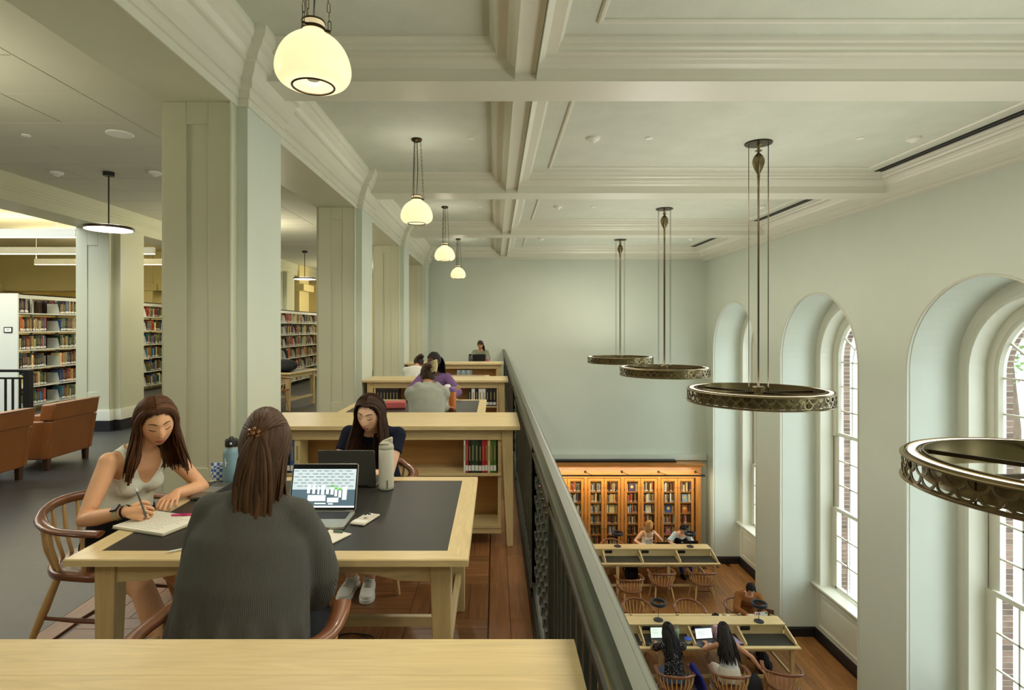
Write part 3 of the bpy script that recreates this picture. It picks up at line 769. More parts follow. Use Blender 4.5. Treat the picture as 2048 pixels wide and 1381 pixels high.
for y in PY+[-.9]:
    l_ = light('pendant_light', 'SPOT', (GLX, y, 2.833), 40, (1, .92, .76), .08); l_.data.spot_size = 2.7; l_.data.spot_blend = .6
    light('globe_light', 'POINT', (GLX, y, 2.985), .6, (1, .93, .78), .03)
    l_ = light('globe_upglow', 'AREA', (GLX, y, 3.17), 1.6, (1, .94, .82), .3, (PI, 0, 0)); l_.data.shape = 'DISK'

# ------------------------------------------------------------------ ring chandeliers over the hall
RCX = 3.07; RCY = [2.98, 6.70, 10.42, 14.10]
def ringprof(m, pr, n=72): return m.lathe(pr+[pr[0]], n, cap=False)
def make_chandelier():
    t = thing('ring_chandelier', 'x', 'chandelier'); Z = .925-ZC
    ringprof(MB(), [(.70, Z-.004), (.79, Z-.004), (.80, Z-.008), (.80, Z-.016), (.79, Z-.02), (.70, Z-.02)]).build('top_rim', BRONZE, t, 40)
    ringprof(MB(), [(.755, Z-.150), (.79, Z-.152), (.80, Z-.145), (.80, Z-.137), (.79, Z-.132), (.755, Z-.134)]).build('bottom_rim', BRONZE, t, 40)
    ringprof(MB(), [(.680, Z-.14), (.690, Z-.14), (.690, Z+.012), (.680, Z+.012)]).build('inner_band', BRONZE, t, 40)
    ringprof(MB(), [(.765, Z-.14), (.770, Z-.14), (.770, Z-.02), (.765, Z-.02)]).build('reflector_band', DBRONZE, t, 40) if False else None
    ringprof(MB(), [(.725, Z+.0), (.757, Z+.0), (.757, Z+.003), (.725, Z+.003)]).build('light_strip', LEDR, t, 40)
    for r in (.702, .716, .766, .778): ringprof(MB(), [(r-.003, Z-.005), (r+.003, Z-.005), (r+.002, Z+.006), (r-.002, Z+.006)]).build('rim_bead', BRONZE, t, 40)
    m = MB(); n = 44; w = 2*PI*.785/n; ab = arcband(w*.40, w*.53, .003, 8)
    for row in range(2):
        for i in range(n):
            a = 2*PI*(i+.5*row)/n
            M = Matrix.Rotation(a, 4, 'Z') @ Matrix.Translation((.785, 0, Z-.02-row*.055)); m.add([M @ V(p) for p in ab.v], ab.f)
    m.build('scale_fretwork', BRONZE, t, 40)
    for i in range(8):
        a = 2*PI*(i+.3)/8; MB().tube([(.745*math.cos(a), .745*math.sin(a), Z-.14), (.745*math.cos(a), .745*math.sin(a), Z-.01)], .006, 6).build('strut', DBRONZE, t, 60)
    for i in range(6):
        a = 2*PI*(i+.12)/6; MB().bar((.05*math.cos(a), .05*math.sin(a), Z-.035), (.685*math.cos(a), .685*math.sin(a), Z-.035), .02, .024).build('spoke', DBRONZE, t, 0)
    MB().lathe([(.1, Z-.065), (.135, Z-.062), (.135, Z-.05), (.07, Z-.047), (.07, Z+.03), (.063, Z+.036), (.012, Z+.038)], 28).build('hub', BRONZE, t, 40)
    MB().tube([(0, 0, Z-.02), (0, 0, -.38)], .0105, 10).build('rod', DBRONZE, t, 60)
    MB().lathe([(.011, -.52), (.015, -.40), (.02, -.385), (.012, -.375), (.018, -.36), (.048, -.30), (.068, -.24), (.068, -.20), (.05, -.155), (.02, -.125), (.012, -.115), (.012, -.105), (.04, -.098), (.04, -.09), (.016, -.082), (.013, -.05), (.02, -.03), (.04, -.018)], 24).build('egg_knop', BRONZE, t, 60)
    MB().lathe([(.04, -.02), (.15, -.016), (.153, -.008), (.15, 0)], 36).build('canopy', DBRONZE, t, 40)
    for i in range(6):
        a = 2*PI*(i+.12)/6; MB().tube([(.12*math.cos(a), .12*math.sin(a), -.015), (.118*math.cos(a), .118*math.sin(a), Z-.05)], .003, 5).build('cable', DBRONZE, t, 60)
    return t
C0 = make_chandelier(); cl = ['nearest bronze ring chandelier, cut by the right edge of the frame', 'second bronze ring chandelier, largest one wholly in view', 'third bronze ring chandelier, hanging in front of the end wall', 'farthest and smallest bronze ring chandelier']
C0.location = (RCX, RCY[0], ZC); C0['label'] = cl[0]; C0['group'] = 'bronze ring chandeliers over the hall'
for i in (1, 2, 3): dup(C0, (RCX, RCY[i], ZC), .0, cl[i], C0['group'])

for y in RCY+[-.7]:
    l_ = light('ring_uplight', 'AREA', (RCX, y, .96), 29, (1, .95, .86), 1.5, (PI, 0, 0)); l_.data.shape = 'DISK'
# ceiling devices in the hall coffers
disc_me = MB().lathe([(.0, -.012), (.038, -.012), (.042, -.006), (.042, 0)], 20).mesh('cover_plate', PLASTW, 40)
det_me = MB().lathe([(.0, -.055), (.03, -.05), (.05, -.03), (.07, -.024), (.075, -.01), (.075, 0)], 24).mesh('smoke_detector', PLASTW, 40)
bn = {1: 'nearest fully visible', 2: 'middle', 3: 'farthest'}
for k in (1, 2, 3):
    y = 6.52+BAY*(k-1)
    for (x, me, nm, lb) in ((-.27, disc_me, 'cover_plate', 'white round cover plate left of the long ceiling beam'), (1.117, det_me, 'smoke_detector', 'white smoke detector right of the long ceiling beam'),
                            (1.746, disc_me, 'cover_plate', 'white round cover plate near the chandelier side of the coffer'), (4.14, disc_me, 'cover_plate', 'white round cover plate between chandelier and windows'), (4.745, det_me, 'smoke_detector', 'white smoke detector near the slot diffuser')):
        o = obj(nm, me); o.location = (x, y, ZC); tag(o, '%s, %s coffer row' % (lb, bn[k]), 'detector' if 'smoke' in nm else 'cover plate', 'ceiling devices')
vm = MB().box(-.055, .055, -1.42, 1.42, -.004, 0)
for k in range(-1, 4):
    y = 4.635+BAY/2+BAY*k
    t = thing('slot_diffuser', 'black linear slot diffuser in the %s coffer by the window wall' % ['hidden front', 'nearest', 'second', 'third', 'farthest'][k+1], 'air vent', (5.27, y, ZC), 0, 'slot diffusers by the window wall')
    MB().box(-.085, .085, -1.42, 1.42, -.006, -.002).build('slot', BLACKM, t, 0)
    for x in (-.09, -.03, .03, .09): MB().box(x-.005, x+.005, -1.42, 1.42, -.012, -.002).build('blade', BLACKM if abs(x) < .05 else TRIMP, t, 0)
# ------------------------------------------------------------------ book rows
def bookcol(rn, pal):
    c = rn.choice(pal); k = rn.uniform(.75, 1.15); return tuple(min(255, max(8, x*k)) for x in CN[c]), c
PSTK = ['dark green', 'brown', 'brown', 'maroon', 'navy', 'olive', 'tan', 'black', 'dark grey', 'red', 'teal', 'cream', 'grey', 'blue', 'green', 'orange']
PCASE = ['olive', 'tan', 'cream', 'cream', 'brown', 'maroon', 'grey', 'dark grey', 'black', 'red', 'navy', 'tan', 'dark green', 'pale blue', 'white', 'orange']
def rowstuff(mb, p, u, n, length, hmin, hmax, depth, pal, rn, wmin=.018, wmax=.045, gap=.0):
    """p start, u along the shelf, n outward (spine side)."""
    x = 0; p = V(p); u = V(u); n = V(n)
    while x < length-.015:
        w = rn.uniform(wmin, wmax); h = rn.uniform(hmin, hmax)
        c, _ = bookcol(rn, pal); dd = rn.uniform(0, .02)
        a = p+u*x-n*dd; b = a+u*(w-.0015); q = n*(-depth)
        z = V((0, 0, h))
        mb.cc = lin(c); mb.add([a, b, b+q, a+q, a+z, b+z, b+q+z, a+q+z], [[0, 1, 5, 4], [1, 2, 6, 5], [2, 3, 7, 6], [3, 0, 4, 7]])
        mb.cc = lin((215, 200, 165)); mb.add([a+z*.985, b+z*.985, b+q+z*.985, a+q+z*.985], [[0, 1, 2, 3]])
        if rn.random() < .6:
            mb.cc = lin((226, 226, 218)); e = n*.002; z0 = V((0, 0, h*.07)); z1 = V((0, 0, h*.2)); mb.add([a+e+u*.002+z0, b+e-u*.002+z0, b+e-u*.002+z1, a+e+u*.002+z1], [[0, 1, 2, 3]])
        elif rn.random() < .6:
            mb.cc = lin((176, 156, 100)); e = n*.002; z0 = V((0, 0, h*.7)); z1 = V((0, 0, h*.82)); mb.add([a+e+u*.002+z0, b+e-u*.002+z0, b+e-u*.002+z1, a+e+u*.002+z1], [[0, 1, 2, 3]])
        x += w+(gap if rn.random() < .1 else 0)

# ------------------------------------------------------------------ metal stacks at the left (books face +x)
def stack(name, label, X, Y0_, Y1_, zs, ztop, plates, sect, endpanel=True, dp=.28):
    t = thing(name, label, 'bookshelf', (X, Y0_, 0), 0, 'metal book stacks'); L = Y1_-Y0_
    if endpanel: MB().box(-.62, .012, -.03, 0, 0.0, ztop).build('end_panel', STEELW, t, 0, .003)
    for z in zs: MB().box(-dp, 0, 0, L, z-.025, z).build('shelf', STEELW, t, 0)
    MB().box(-dp, 0, 0, L, ztop-.02, ztop).box(-.005, 0, 0, L, ztop-.09, ztop).build('canopy_top', STEELW, t, 0)
    MB().box(-.31, -.29, 0, L, .05, ztop).build('back_panel', STEELW, t, 0) if not endpanel else None
    y = 0
    while y <= L+.01:
        MB().box(-.30, -.26, y-.02, y+.02, 0, ztop).build('upright', STEELW, t, 0); y += sect
    pm = MB().prism([(-dp+.01, 0), (-.005, 0), (-.055, .21), (-dp+.01, .21)], 'y', -.002, .002).mesh('bookend', STEELW, 0)
    for z in zs:
        for yy in plates: o = obj('bookend', pm, t); o.location = (0, yy-Y0_, z)
    return t
zs1 = [.15, .505, .865, 1.22, 1.57, 1.925]
st1 = stack('metal_stack', 'white metal book stack with a grey end panel beyond the leather armchairs', -9.0, 10.86, 17.5, zs1, 2.29, [11.9, 14.86, 15.9], .66)
rn = random.Random(5)
rows = ['bottom', 'fifth', 'fourth', 'third', 'second', 'top']
for ri, z in enumerate(zs1):
    for (ya, yb, side) in ((10.90, 11.54 if ri < 5 else 11.12, 'end panel side'), (11.92, 12.40, 'column side')):
        y = ya; i = 0
        while y < yb-.02:
            w = rn.uniform(.024, .044); h = rn.uniform(.20, .285); c, cn = bookcol(rn, PSTK)
            bookobj(-9.0-rn.uniform(0, .015), y, z, w-.001, .2, h, c, '%s book, %s from left, %s shelf of white metal stack, %s' % (cn, ordn(i), rows[ri], side), 'books in the white metal stack', PI/2)
            y += w; i += 1
mb = MB()
for z in zs1:
    for (ya, yb) in ((12.42, 14.4), (14.88, 15.5), (15.92, 17.3)):
        rowstuff(mb, (0, ya-10.86, z), (0, 1, 0), (1, 0, 0), yb-ya, .2, .28, .2, PSTK, rn)
    rowstuff(mb, (-.60, .03, z), (0, 1, 0), (-1, 0, 0), 6.5, .2, .29, .26, ['brown', 'dark grey', 'black', 'maroon'], rn)
    mb.cc = lin((170, 172, 166)); mb.box(-.6, -.31, 0, 6.6, z-.025, z)
mb.build('book_row', COVERA, st1, 0, 0, 'stuff')
# sign on the end panel
sg = thing('stack_sign', 'small black framed shelf sign on the grey end panel', 'sign', (-9.165, 10.825, 1.60))
MB().box(-.08, .08, -.006, 0, -.055, .055).build('frame', BLACKM, sg, 0); MB().box(-.062, .062, -.008, -.005, -.036, .036).build('card', LABELW, sg, 0)
m = MB()
for z in (.016, .004, -.016): m.box(-.03, .03, -.0095, -.0075, z-.0025, z+.0025)
m.build('lettering', BLACKM, sg, 0)
zs2 = [.13, .46, .79, 1.12, 1.45, 1.78]
st2 = stack('metal_stack', 'white metal book stack seen through the second archway below the yellow wall', -5.72, 14.2, 19.2, zs2, 2.12, [15.0, 15.75, 16.5, 17.3, 18.1], .9, False)
mb = MB()
for z in zs2:
    for (ya, yb) in ((14.25, 14.7), (15.02, 15.5), (15.77, 16.3), (16.52, 17.05), (17.32, 17.9), (18.12, 19.1)):
        rowstuff(mb, (0, ya-14.2, z), (0, 1, 0), (1, 0, 0), yb-ya, .2, .28, .2, ['brown', 'dark grey', 'black', 'navy', 'tan', 'olive', 'grey', 'maroon', 'red', 'cream'], rn)
mb.build('book_row', COVERA, st2, 0, 0, 'stuff')
# study table in the stacks with chair and backpack
o = dup(T0, (-4.68, 12.0, 0), -.16, 'maple study table in the stacks, seen through the second archway', 'study tables in the stacks')
chair(-4.28, 11.05, 0, -.1, 'wooden captains chair at the study table in the stacks', 'chairs in the stacks')
bp = thing('backpack', 'black backpack slumped on the study table in the stacks', 'backpack', (-4.28, 11.72, .752))
BLKF = mat('black_fabric', (26, 26, 30), .85, bump=.2, bs=200, var=.2, vs=10)
MB().ball((0, 0, .12), (.26, .17, .13), 16, 10).build('bag_body', BLKF, bp, 60); MB().ball((.08, -.12, .09), (.15, .08, .09), 12, 8).build('front_pocket', BLKF, bp, 60); MB().tube([(-.2, 0, .15), (-.28, -.02, .2), (-.2, .02, .24)], .012, 6).build('strap', BLKF, bp, 60)

# disc pendants and ceiling devices over the stacks
def make_disc():
    t = thing('disc_pendant', 'x', 'lamp'); z = 2.88-ZS
    MB().lathe([(.262, z), (.275, z+.004), (.278, z+.032), (.26, z+.036), (.02, z+.038)], 44).build('disc_housing', mat('brown_metal', (66, 50, 38), .4, metal=.4), t, 40)
    MB().lathe([(0, z-.002), (.262, z-.002), (.262, z+.001)], 44).build('diffuser', LEDW, t, 40)
    MB().tube([(0, 0, z+.03), (0, 0, -.03)], .008, 8).build('stem', BLACKM, t, 60)
    MB().lathe([(.06, -.05), (.064, -.046), (.064, 0)], 24).build('canopy', BLACKM, t, 40)
    return t
D0 = make_disc(); D0.location = (-4.83, 7.19, ZS-.01); D0['label'] = 'flat disc pendant lamp on a black stem above the leather armchairs'; D0['group'] = 'disc pendants over the stacks aisle'
dup(D0, (-4.83, 14.6, ZS-.01), 0, 'flat disc pendant lamp half hidden by the second pier', D0['group'])
for y in (-.2, 7.19, 14.6): light('disc_light', 'SPOT', (-4.83, y, 2.86), 60, (1, .95, .84), .25).data.spot_size = 2.9
for (x, y) in ((-4.4, 3.6), (-4.4, 10.6), (-4.4, 18)): light('stack_fill', 'POINT', (x, y, 2.7), 60, (1, .91, .70), .3)  # unseen point lamps added to brighten the stacks, without fixtures of their own
for nm, me, x, y, s, lb, ct in (('ceiling_speaker', disc_me, -3.757, 5.76, 3.0, 'round white ceiling speaker left of the nearest pier', 'speaker'), ('cover_plate', disc_me, -4.73, 5.8, 1, 'small round cover plate on the stacks ceiling at left edge', 'cover plate'),
                         ('smoke_detector', det_me, -5.48, 7.19, 1, 'white smoke detector left of the disc pendant stem', 'detector'), ('smoke_detector', det_me, -4.25, 7.19, 1, 'white detector on the stacks ceiling touching the pier edge', 'detector'), ('ceiling_speaker', disc_me, -3.76, 12.9, 3.0, 'round ceiling speaker seen through the second archway', 'speaker')):
    o = obj(nm, me); o.location = (x, y, ZS-.01); o.scale = (s, s, 1); tag(o, lb, ct)
FARL = mat('lamp_housing', (222, 222, 214), .5)
for i, (y, x0, x1) in enumerate(((9.9, -14, -7.2), (12.15, -15, -7.2), (14.2, -11.35, -7.2), (19.6, -15, -7.5))):
    t = thing('linear_pendant', '%s linear pendant light in the room beyond the armchairs' % ['nearest white', 'second white', 'shorter white', 'dim farthest white'][i], 'lamp', ((x0+x1)/2, y, 3.2), 0, 'linear pendants in the far room')
    w = (x1-x0)/2
    MB().box(-w, w, -.04, .04, 0.0, .14).build('housing', FARL, t, 0); MB().box(-w, w, -.034, .034, -.006, .002).build('diffuser', LEDS, t, 0)
    for sx in (-.99, 0, .9): MB().tube([(sx*w, 0, .14), (sx*w, 0, .80)], .003, 5).build('cable', PLASTW, t, 0)
    light('linear_light', 'AREA', ((x0+x1)/2, y, 3.18), 60, (1, .90, .66), x1-x0, (0, 0, 0), .07)
    light('linear_uplight', 'AREA', ((x0+x1)/2, y, 3.36), 60, (1, .90, .66), x1-x0, (PI, 0, 0), .07)

# stair guard behind the armchairs
sg = thing('stair_guard', 'black iron stair guard with square newel post beside the armchairs', 'railing', (-6.25, 7.7, 0))
MB().box(-.04, .04, -.04, .04, 0, 1.08).build('newel_post', BLACKM, sg, 0, .003)
MB().box(-3.4, -.0, -.03, .03, 1.05, 1.085).build('handrail', BLACKM, sg, 0, .003); MB().box(-3.4, 0, -.012, .012, .955, .98).build('top_rail', BLACKM, sg, 0); MB().box(-3.4, 0, -.012, .012, .08, .10).build('bottom_rail', BLACKM, sg, 0)
pk = MB().box(-.012, .012, -.008, .008, .1, .96).mesh('picket', BLACKM, 0)
for i in range(34): obj('picket', pk, sg).location = (-.11-i*.097, 0, 0)

# leather club chairs seen from behind
def make_club():
    t = thing('leather_armchair', 'x', 'armchair')
    def slab(poly, x0, x1, nm, bev=.02): return MB().prism(poly, 'x', x0, x1).build(nm, LEATHER, t, 40, bev, seg=3)
    f = lambda z, o: -.30-.105*(z-.13)/.65+o
    slab([(f(.13, 0), .13), (f(.60, 0), .60), (f(.60, .13), .60), (f(.13, .13), .13)], -.335, .335, 'back_shell', .012)
    slab([(f(.57, -.012), .575), (f(.775, -.012), .775), (f(.775, .15), .765), (f(.575, .15), .575)], -.375, .375, 'head_roll', .022)
    for s in (-1, 1):
        slab([(f(.13, .01), .13), (f(.57, .01), .57), (.36, .55), (.36, .13)], *sorted((s*.335, s*.365)), 'arm_panel', .012)
        slab([(-.22, .13), (-.26, .56), (.36, .55), (.36, .13)], *sorted((s*.25, s*.335)), 'armrest', .02)
        MB().prism([(f(.14, -.008), .14), (f(.57, -.008), .57), (f(.57, .06), .57), (f(.14, .06), .14)], 'x', *sorted((s*.31, s*.372))).build('corner_welt', LEATHER, t, 40, .008)
    MB().box(-.25, .25, -.24, .36, .16, .44).build('seat_cushion', LEATHER, t, 40, .03, seg=3)
    m = MB(); z = .772; m.tube([(-.365, f(z, -.014), z-.004), (.365, f(z, -.014), z-.004)], .005, 6); m.build('piping', DWOOD, t, 60)
    for sx in (-1, 1):
        for y in (-.27, .3): MB().bar((sx*.31, y, .14), (sx*.31, y-.0, 0), .06, .06, up=(0, 1, 0), w2=.05, h2=.05).build('leg', DWOOD, t, 0, .003)
    return t
A0 = make_club(); A0.location = (-5.43, 6.93, 0); A0.rotation_euler = (0, 0, PI/2); A0['label'] = 'tan leather club armchair seen from behind, farther one beside the column'; A0['group'] = 'leather club armchairs'
dup(A0, (-5.43, 5.92, 0), PI/2, 'tan leather club armchair seen from behind, cut by the left frame edge', A0['group'])
dup(A0, (-7.6, 6.93, 0), -PI/2, 'tan leather armchair facing the others, mostly hidden behind them', A0['group']) if False else None

# ------------------------------------------------------------------ lower hall: carrel tables
OUTLET = mat('outlet_black', (22, 22, 24), .5)
def make_carrel():
    t = thing('carrel_table', 'x', 'table'); n = 4; bw = .906; w = n*bw/2+.035; d = .62
    MB().box(-w, w, -d, d, .722, .75).build('top_board', MAPLE, t, 0, .003)
    MB().box(-w+.03, w-.05, -.155, .155, .915, .94).build('ridge_board', MAPLE, t, 0, .003)
    MB().box(-w+.06, w-.08, -.13, .13, .75, .915).build('ridge_panel', MAPLED if False else MAPLE, t, 0)
    for i in range(n):
        x0 = -w+.035+i*bw
        for s in (-1, 1):
            MB().box(x0+.03, x0+bw-.03, *sorted((s*.135, s*.535)), .7505, .7535).build('leather_inset', LEATH, t, 0)
            MB().box(x0+.06, x0+.24, *sorted((s*.128, s*.142)), .82, .89).build('outlet_box', OUTLET, t, 0, .004)
    for i in range(n+1):
        x = -w+.035+i*bw; x = min(max(x, -w+.05), w-.05)
        for s in (-1, 1):
            pl = [(s*.12, .75), (s*.12, .915), (s*.16, .905), (s*.50, .815), (s*.545, .79), (s*.55, .752)]
            MB().prism(pl, 'x', x-.014, x+.014).build('divider', MAPLEY, t, 30, .003)
    for x in (-w+.12, -w/3, w/3, w-.12):
        for s in (-1, 1): MB().bar((x, s*(d-.11), .722), (x, s*(d-.09), 0), .075, .075, up=(0, 1, 0), w2=.05, h2=.05).build('leg', MAPLEZ, t, 0, .003)
    for s in (-1, 1): MB().box(-w+.12, w-.12, *sorted((s*(d-.1), s*(d-.122))), .64, .722).build('apron', MAPLE, t, 0); MB().bar((-w+.12, s*(d-.1), .2), (w-.12, s*(d-.1), .2), .03, .05).build('stretcher', MAPLE, t, 0)
    for s in (-1, 1): MB().bar((s*(w-.12), -d+.11, .2), (s*(w-.12), d-.11, .2), .03, .05).build('stretcher', MAPLEY, t, 0)
    return t
K0 = make_carrel(); KX = 5.42-1.847; KY = [10.78, 14.40]
K0.location = (KX, KY[0], ZF); K0['label'] = 'long maple carrel table with black insets, nearer one in the lower hall'; K0['group'] = 'carrel tables in the lower hall'
dup(K0, (KX, KY[1], ZF), 0, 'long maple carrel table in front of the glazed bookcase, lower hall', K0['group'])
LAMPG = mat('lamp_graphite', (46, 54, 64), .4, metal=.3)
def make_dlamp():
    t = thing('ring_desk_lamp', 'x', 'lamp')
    MB().lathe([(.088, 0), (.09, .004), (.086, .014), (.01, .016)], 28).build('base', LAMPG, t, 40)
    MB().tube([(0, 0, .01), (0, 0, .345)], .005, 8).build('stem', BLACKM, t, 60)
    ringprof(MB(), [(.112, .30), (.145, .30), (.145, .352), (.138, .356), (.112, .352)], 36).build('ring_shade', LAMPG, t, 40)
    MB().bar((-.115, 0, .335), (.115, 0, .335), .008, .008).build('crossbar', BLACKM, t, 0)
    return t
L0 = make_dlamp(); lz = ZF+.94
spots = [(3.06, 10.77, 'graphite ring desk lamp on the near carrel, behind the dark haired reader in black'), (4.92, 10.72, 'graphite ring desk lamp in front of the man in brown'),
         (3.07, 14.40, 'graphite ring desk lamp by the empty arched chair back, far carrel'), (4.88, 14.38, 'graphite ring desk lamp beside the headphone wearer, far carrel')]
for i, (x, y, lb) in enumerate(spots):
    o = L0 if i == 0 else dup(L0, (x, y, lz)); o.location = (x, y, lz); o['label'] = lb; o['group'] = 'ring desk lamps on the carrel tables'

# chairs in the lower hall
cz = ZF
for (x, y, rz, lb) in ((3.02, 9.62, .04, 'wooden captains chair under the reader in the dotted black top'), (3.93, 9.62, -.03, 'wooden captains chair under the reader in the white tank top'),
                       (4.84, 9.68, -.22, 'empty wooden captains chair with bare seat beside the black backpack'), (2.92, 11.82, PI+.05, 'empty captains chair behind the near carrel, left arched back'),
                       (3.98, 11.78, PI-.05, 'empty captains chair behind the near carrel, right arched back'), (5.06, 11.86, PI+.2, 'captains chair under the man in the brown jacket'),
                       (3.10, 13.20, .12, 'empty captains chair pulled farthest out from the far carrel'), (3.92, 13.52, 0, 'empty captains chair tucked at the middle of the far carrel'), (4.88, 13.55, -.03, 'empty captains chair at the right end of the far carrel'),
                       (3.10, 15.20, PI, 'captains chair with orange lit arched back against the bookcase'), (4.00, 15.24, PI-.1, 'captains chair under the blonde reader by the bookcase'), (4.82, 15.24, PI, 'captains chair under the headphone wearer by the bookcase')):
    chair(x, y, cz, rz, lb, GL)

# ------------------------------------------------------------------ bookcase with grille doors
bc = thing('glazed_bookcase', 'tall cherry bookcase with brass grille doors along the end wall', 'bookcase', (0, 15.75, ZF))
HB = 2.70; doorH = 2.16; zb0 = .14
X0, X1 = .48, 5.50
MB().box(X0, 5.64, .30, .335, 0, HB-.1).build('back_panel', CHERRYD, bc, 0)
MB().box(X1, 5.64, -.005, .33, 0, HB-.12).build('end_stile', CHERRY, bc, 0, .004)
MB().box(X0, 5.64, 0, .33, 0, zb0).build('plinth', CHERRYX, bc, 0, .004)
m = MB(); m.box(X0, 5.64, 0, .33, zb0+doorH, HB-.10)
m.build('frieze', CHERRYX, bc, 0, .003)
MB().prism([(.33, HB-.10), (.0, HB-.10), (-.03, HB-.085), (-.05, HB-.05), (-.10, HB-.035), (-.10, HB-.005), (.33, HB)], 'x', X0, 5.72).build('cornice', CHERRYX, bc, 30)
MB().box(X0, 5.5, -.012, .0, zb0+doorH+.10, zb0+doorH+.24).build('frieze_panel', CHERRYX, bc, 0, .006)
pitch = 1.004; gm = MB(); gw = .30; gh = doorH-.13; st = .032
def diag(m, w, h, st, t=.0013):
    k = int((w+h)/st)+1
    for i in range(k):
        c = i*st
        a = (max(0, c-h), min(c, h)); b = (min(c, w), max(0, c-w))
        if abs(a[0]-b[0]) < .004: continue
        for (p, q) in ((a, b), ((w-a[0], a[1]), (w-b[0], b[1]))):
            d = V((q[0]-p[0], q[1]-p[1])).normalized(); nn = V((-d.y, d.x))*t
            m.add([(p[0]-nn.x, 0, p[1]-nn.y), (q[0]-nn.x, 0, q[1]-nn.y), (q[0]+nn.x, 0, q[1]+nn.y), (p[0]+nn.x, 0, p[1]+nn.y)], [[0, 1, 2, 3]])
diag(gm, gw, gh, st); grille_me = gm.mesh('grille', MESHW, 0)
dw = .44
dm = MB().box(0, .07, -.022, .0, 0, doorH-.01).box(dw-.07, dw, -.022, .0, 0, doorH-.01).box(.07, dw-.07, -.022, 0, 0, .065).box(.07, dw-.07, -.022, 0, doorH-.075, doorH-.01); door_me = dm.mesh('door', CHERRY, 0)
knob_me = MB().ball((0, 0, 0), .012, 8, 6).mesh('knob', DBRONZE, 60); hinge_me = MB().tube([(0, 0, -.03), (0, 0, .03)], .007, 6).mesh('hinge', DBRONZE, 60)
shz = [zb0+.0+i*.295 for i in range(8)]
rn = random.Random(9); rowmb = MB(); faces = []
for b in range(5):
    xr = X1-b*pitch; xl = xr-pitch
    MB().box(xl-.045, xl+.045, -.012, .33, zb0, zb0+doorH).build('pilaster', CHERRY, bc, 0, .005)
    for s in (0, 1):
        xd = xl+.052+s*(dw+.012)
        d = obj('door', door_me, bc); d.location = (xd, -.002, zb0)
        g = obj('grille', grille_me, d); g.location = (.07, -.012, .065)
        for kz in (.78, 1.9): k_ = obj('knob', knob_me, d); k_.location = (dw-.03 if s == 0 else .03, -.03, kz)
        for kz in (.3, 1.05, 1.85): k_ = obj('hinge', hinge_me, d); k_.location = (.004 if s == 0 else dw-.004, -.02, kz)
    for z in shz: MB().box(xl+.045, xr-.045, .03, .30, z-.02, z).build('shelf', CHERRY, bc, 0)
    for r, z in enumerate(shz):
        if z > zb0+doorH-.15: continue
        for s in (0, 1):
            xa = xl+.075+s*.45
            if (b, s, r) in ((0, 1, 4), (0, 0, 4), (1, 1, 4), (1, 0, 6), (2, 1, 4), (0, 0, 2), (0, 1, 5)):
                faces.append((xa+.13, z)); rowstuff(rowmb, (xa, .06, z), (1, 0, 0), (0, -1, 0), .1, .17, .24, .17, PCASE, rn); rowstuff(rowmb, (xa+.3, .06, z), (1, 0, 0), (0, -1, 0), .11, .17, .24, .17, PCASE, rn)
            else: rowstuff(rowmb, (xa, .055, z), (1, 0, 0), (0, -1, 0), rn.choice([.40, .40, .34, .3]), .17, .255, .17, PCASE, rn, .014, .04, .05)
rowmb.build('book_row', COVERA, bc, 0, 0, 'stuff')
fc = ['pink', 'blue', 'orange', 'pale blue', 'white', 'purple', 'cream']
fl = ['magenta book with yellow picture', 'grey blue book', 'salmon orange book', 'pale blue and yellow book', 'white book with a red picture', 'violet book', 'cream book with a drawing']
for i, (x, z) in enumerate(faces[:7]):
    c = CN[fc[i % 7]]
    t = thing('display_book', '%s shown face out behind the bookcase grille' % fl[i], 'book', (x, 15.75+.075, ZF+z), 0, 'face out books in the bookcase')
    M = Matrix.Rotation(-.14, 4, 'X')
    MB().box(0, .15, 0, .02, 0, .215).xf(M).build('cover', mat('cover_%s' % fc[i % 7].replace(' ', '_'), c, .5), t, 0)
    m = MB(); m.lathe([(0, 0), (.042, 0), (.042, .003), (0, .003)], 12).xf(M @ Matrix.Translation((.075, -.0, .12)) @ Matrix.Rotation(PI/2, 4, 'X')).build('cover_picture', mat('cover_print', (222, 200, 120), .6), t, 0)
# light bar along the bookcase top
lbk = thing('picture_light_bar', 'black light bar on short arms along the bookcase frieze', 'lamp', (0, 15.75, ZF))
MB().tube([(X0, -.42, 2.47), (5.60, -.42, 2.47)], .022, 8).build('light_bar', BLACKM, lbk, 60)
for b in range(6):
    x = X1-.02-b*pitch
    MB().lathe([(.034, 0), (.034, .02), (.02, .028)], 14).xf(Matrix.Translation((x, -.012, zb0+doorH+.17)) @ Matrix.Rotation(PI/2, 4, 'X')).build('mount', DBRONZE, lbk, 40)
    MB().tube([(x, -.02, zb0+doorH+.17), (x+.12, -.42, 2.48)], .007, 6).build('arm', BLACKM, lbk, 60)
o = light('bookcase_light', 'AREA', (3.0, 15.31, ZF+2.44), 52, (1, .85, .60), 5.0, (math.radians(42), 0, 0), .05)
tb_ = MB().box(.5, 5.0, 15.86, 16.08, ZF+HB, ZF+HB+.055).build('blackout_case', BLACKM, None, 0, .003); tag(tb_, 'long black case lying on top of the bookcase', 'case')
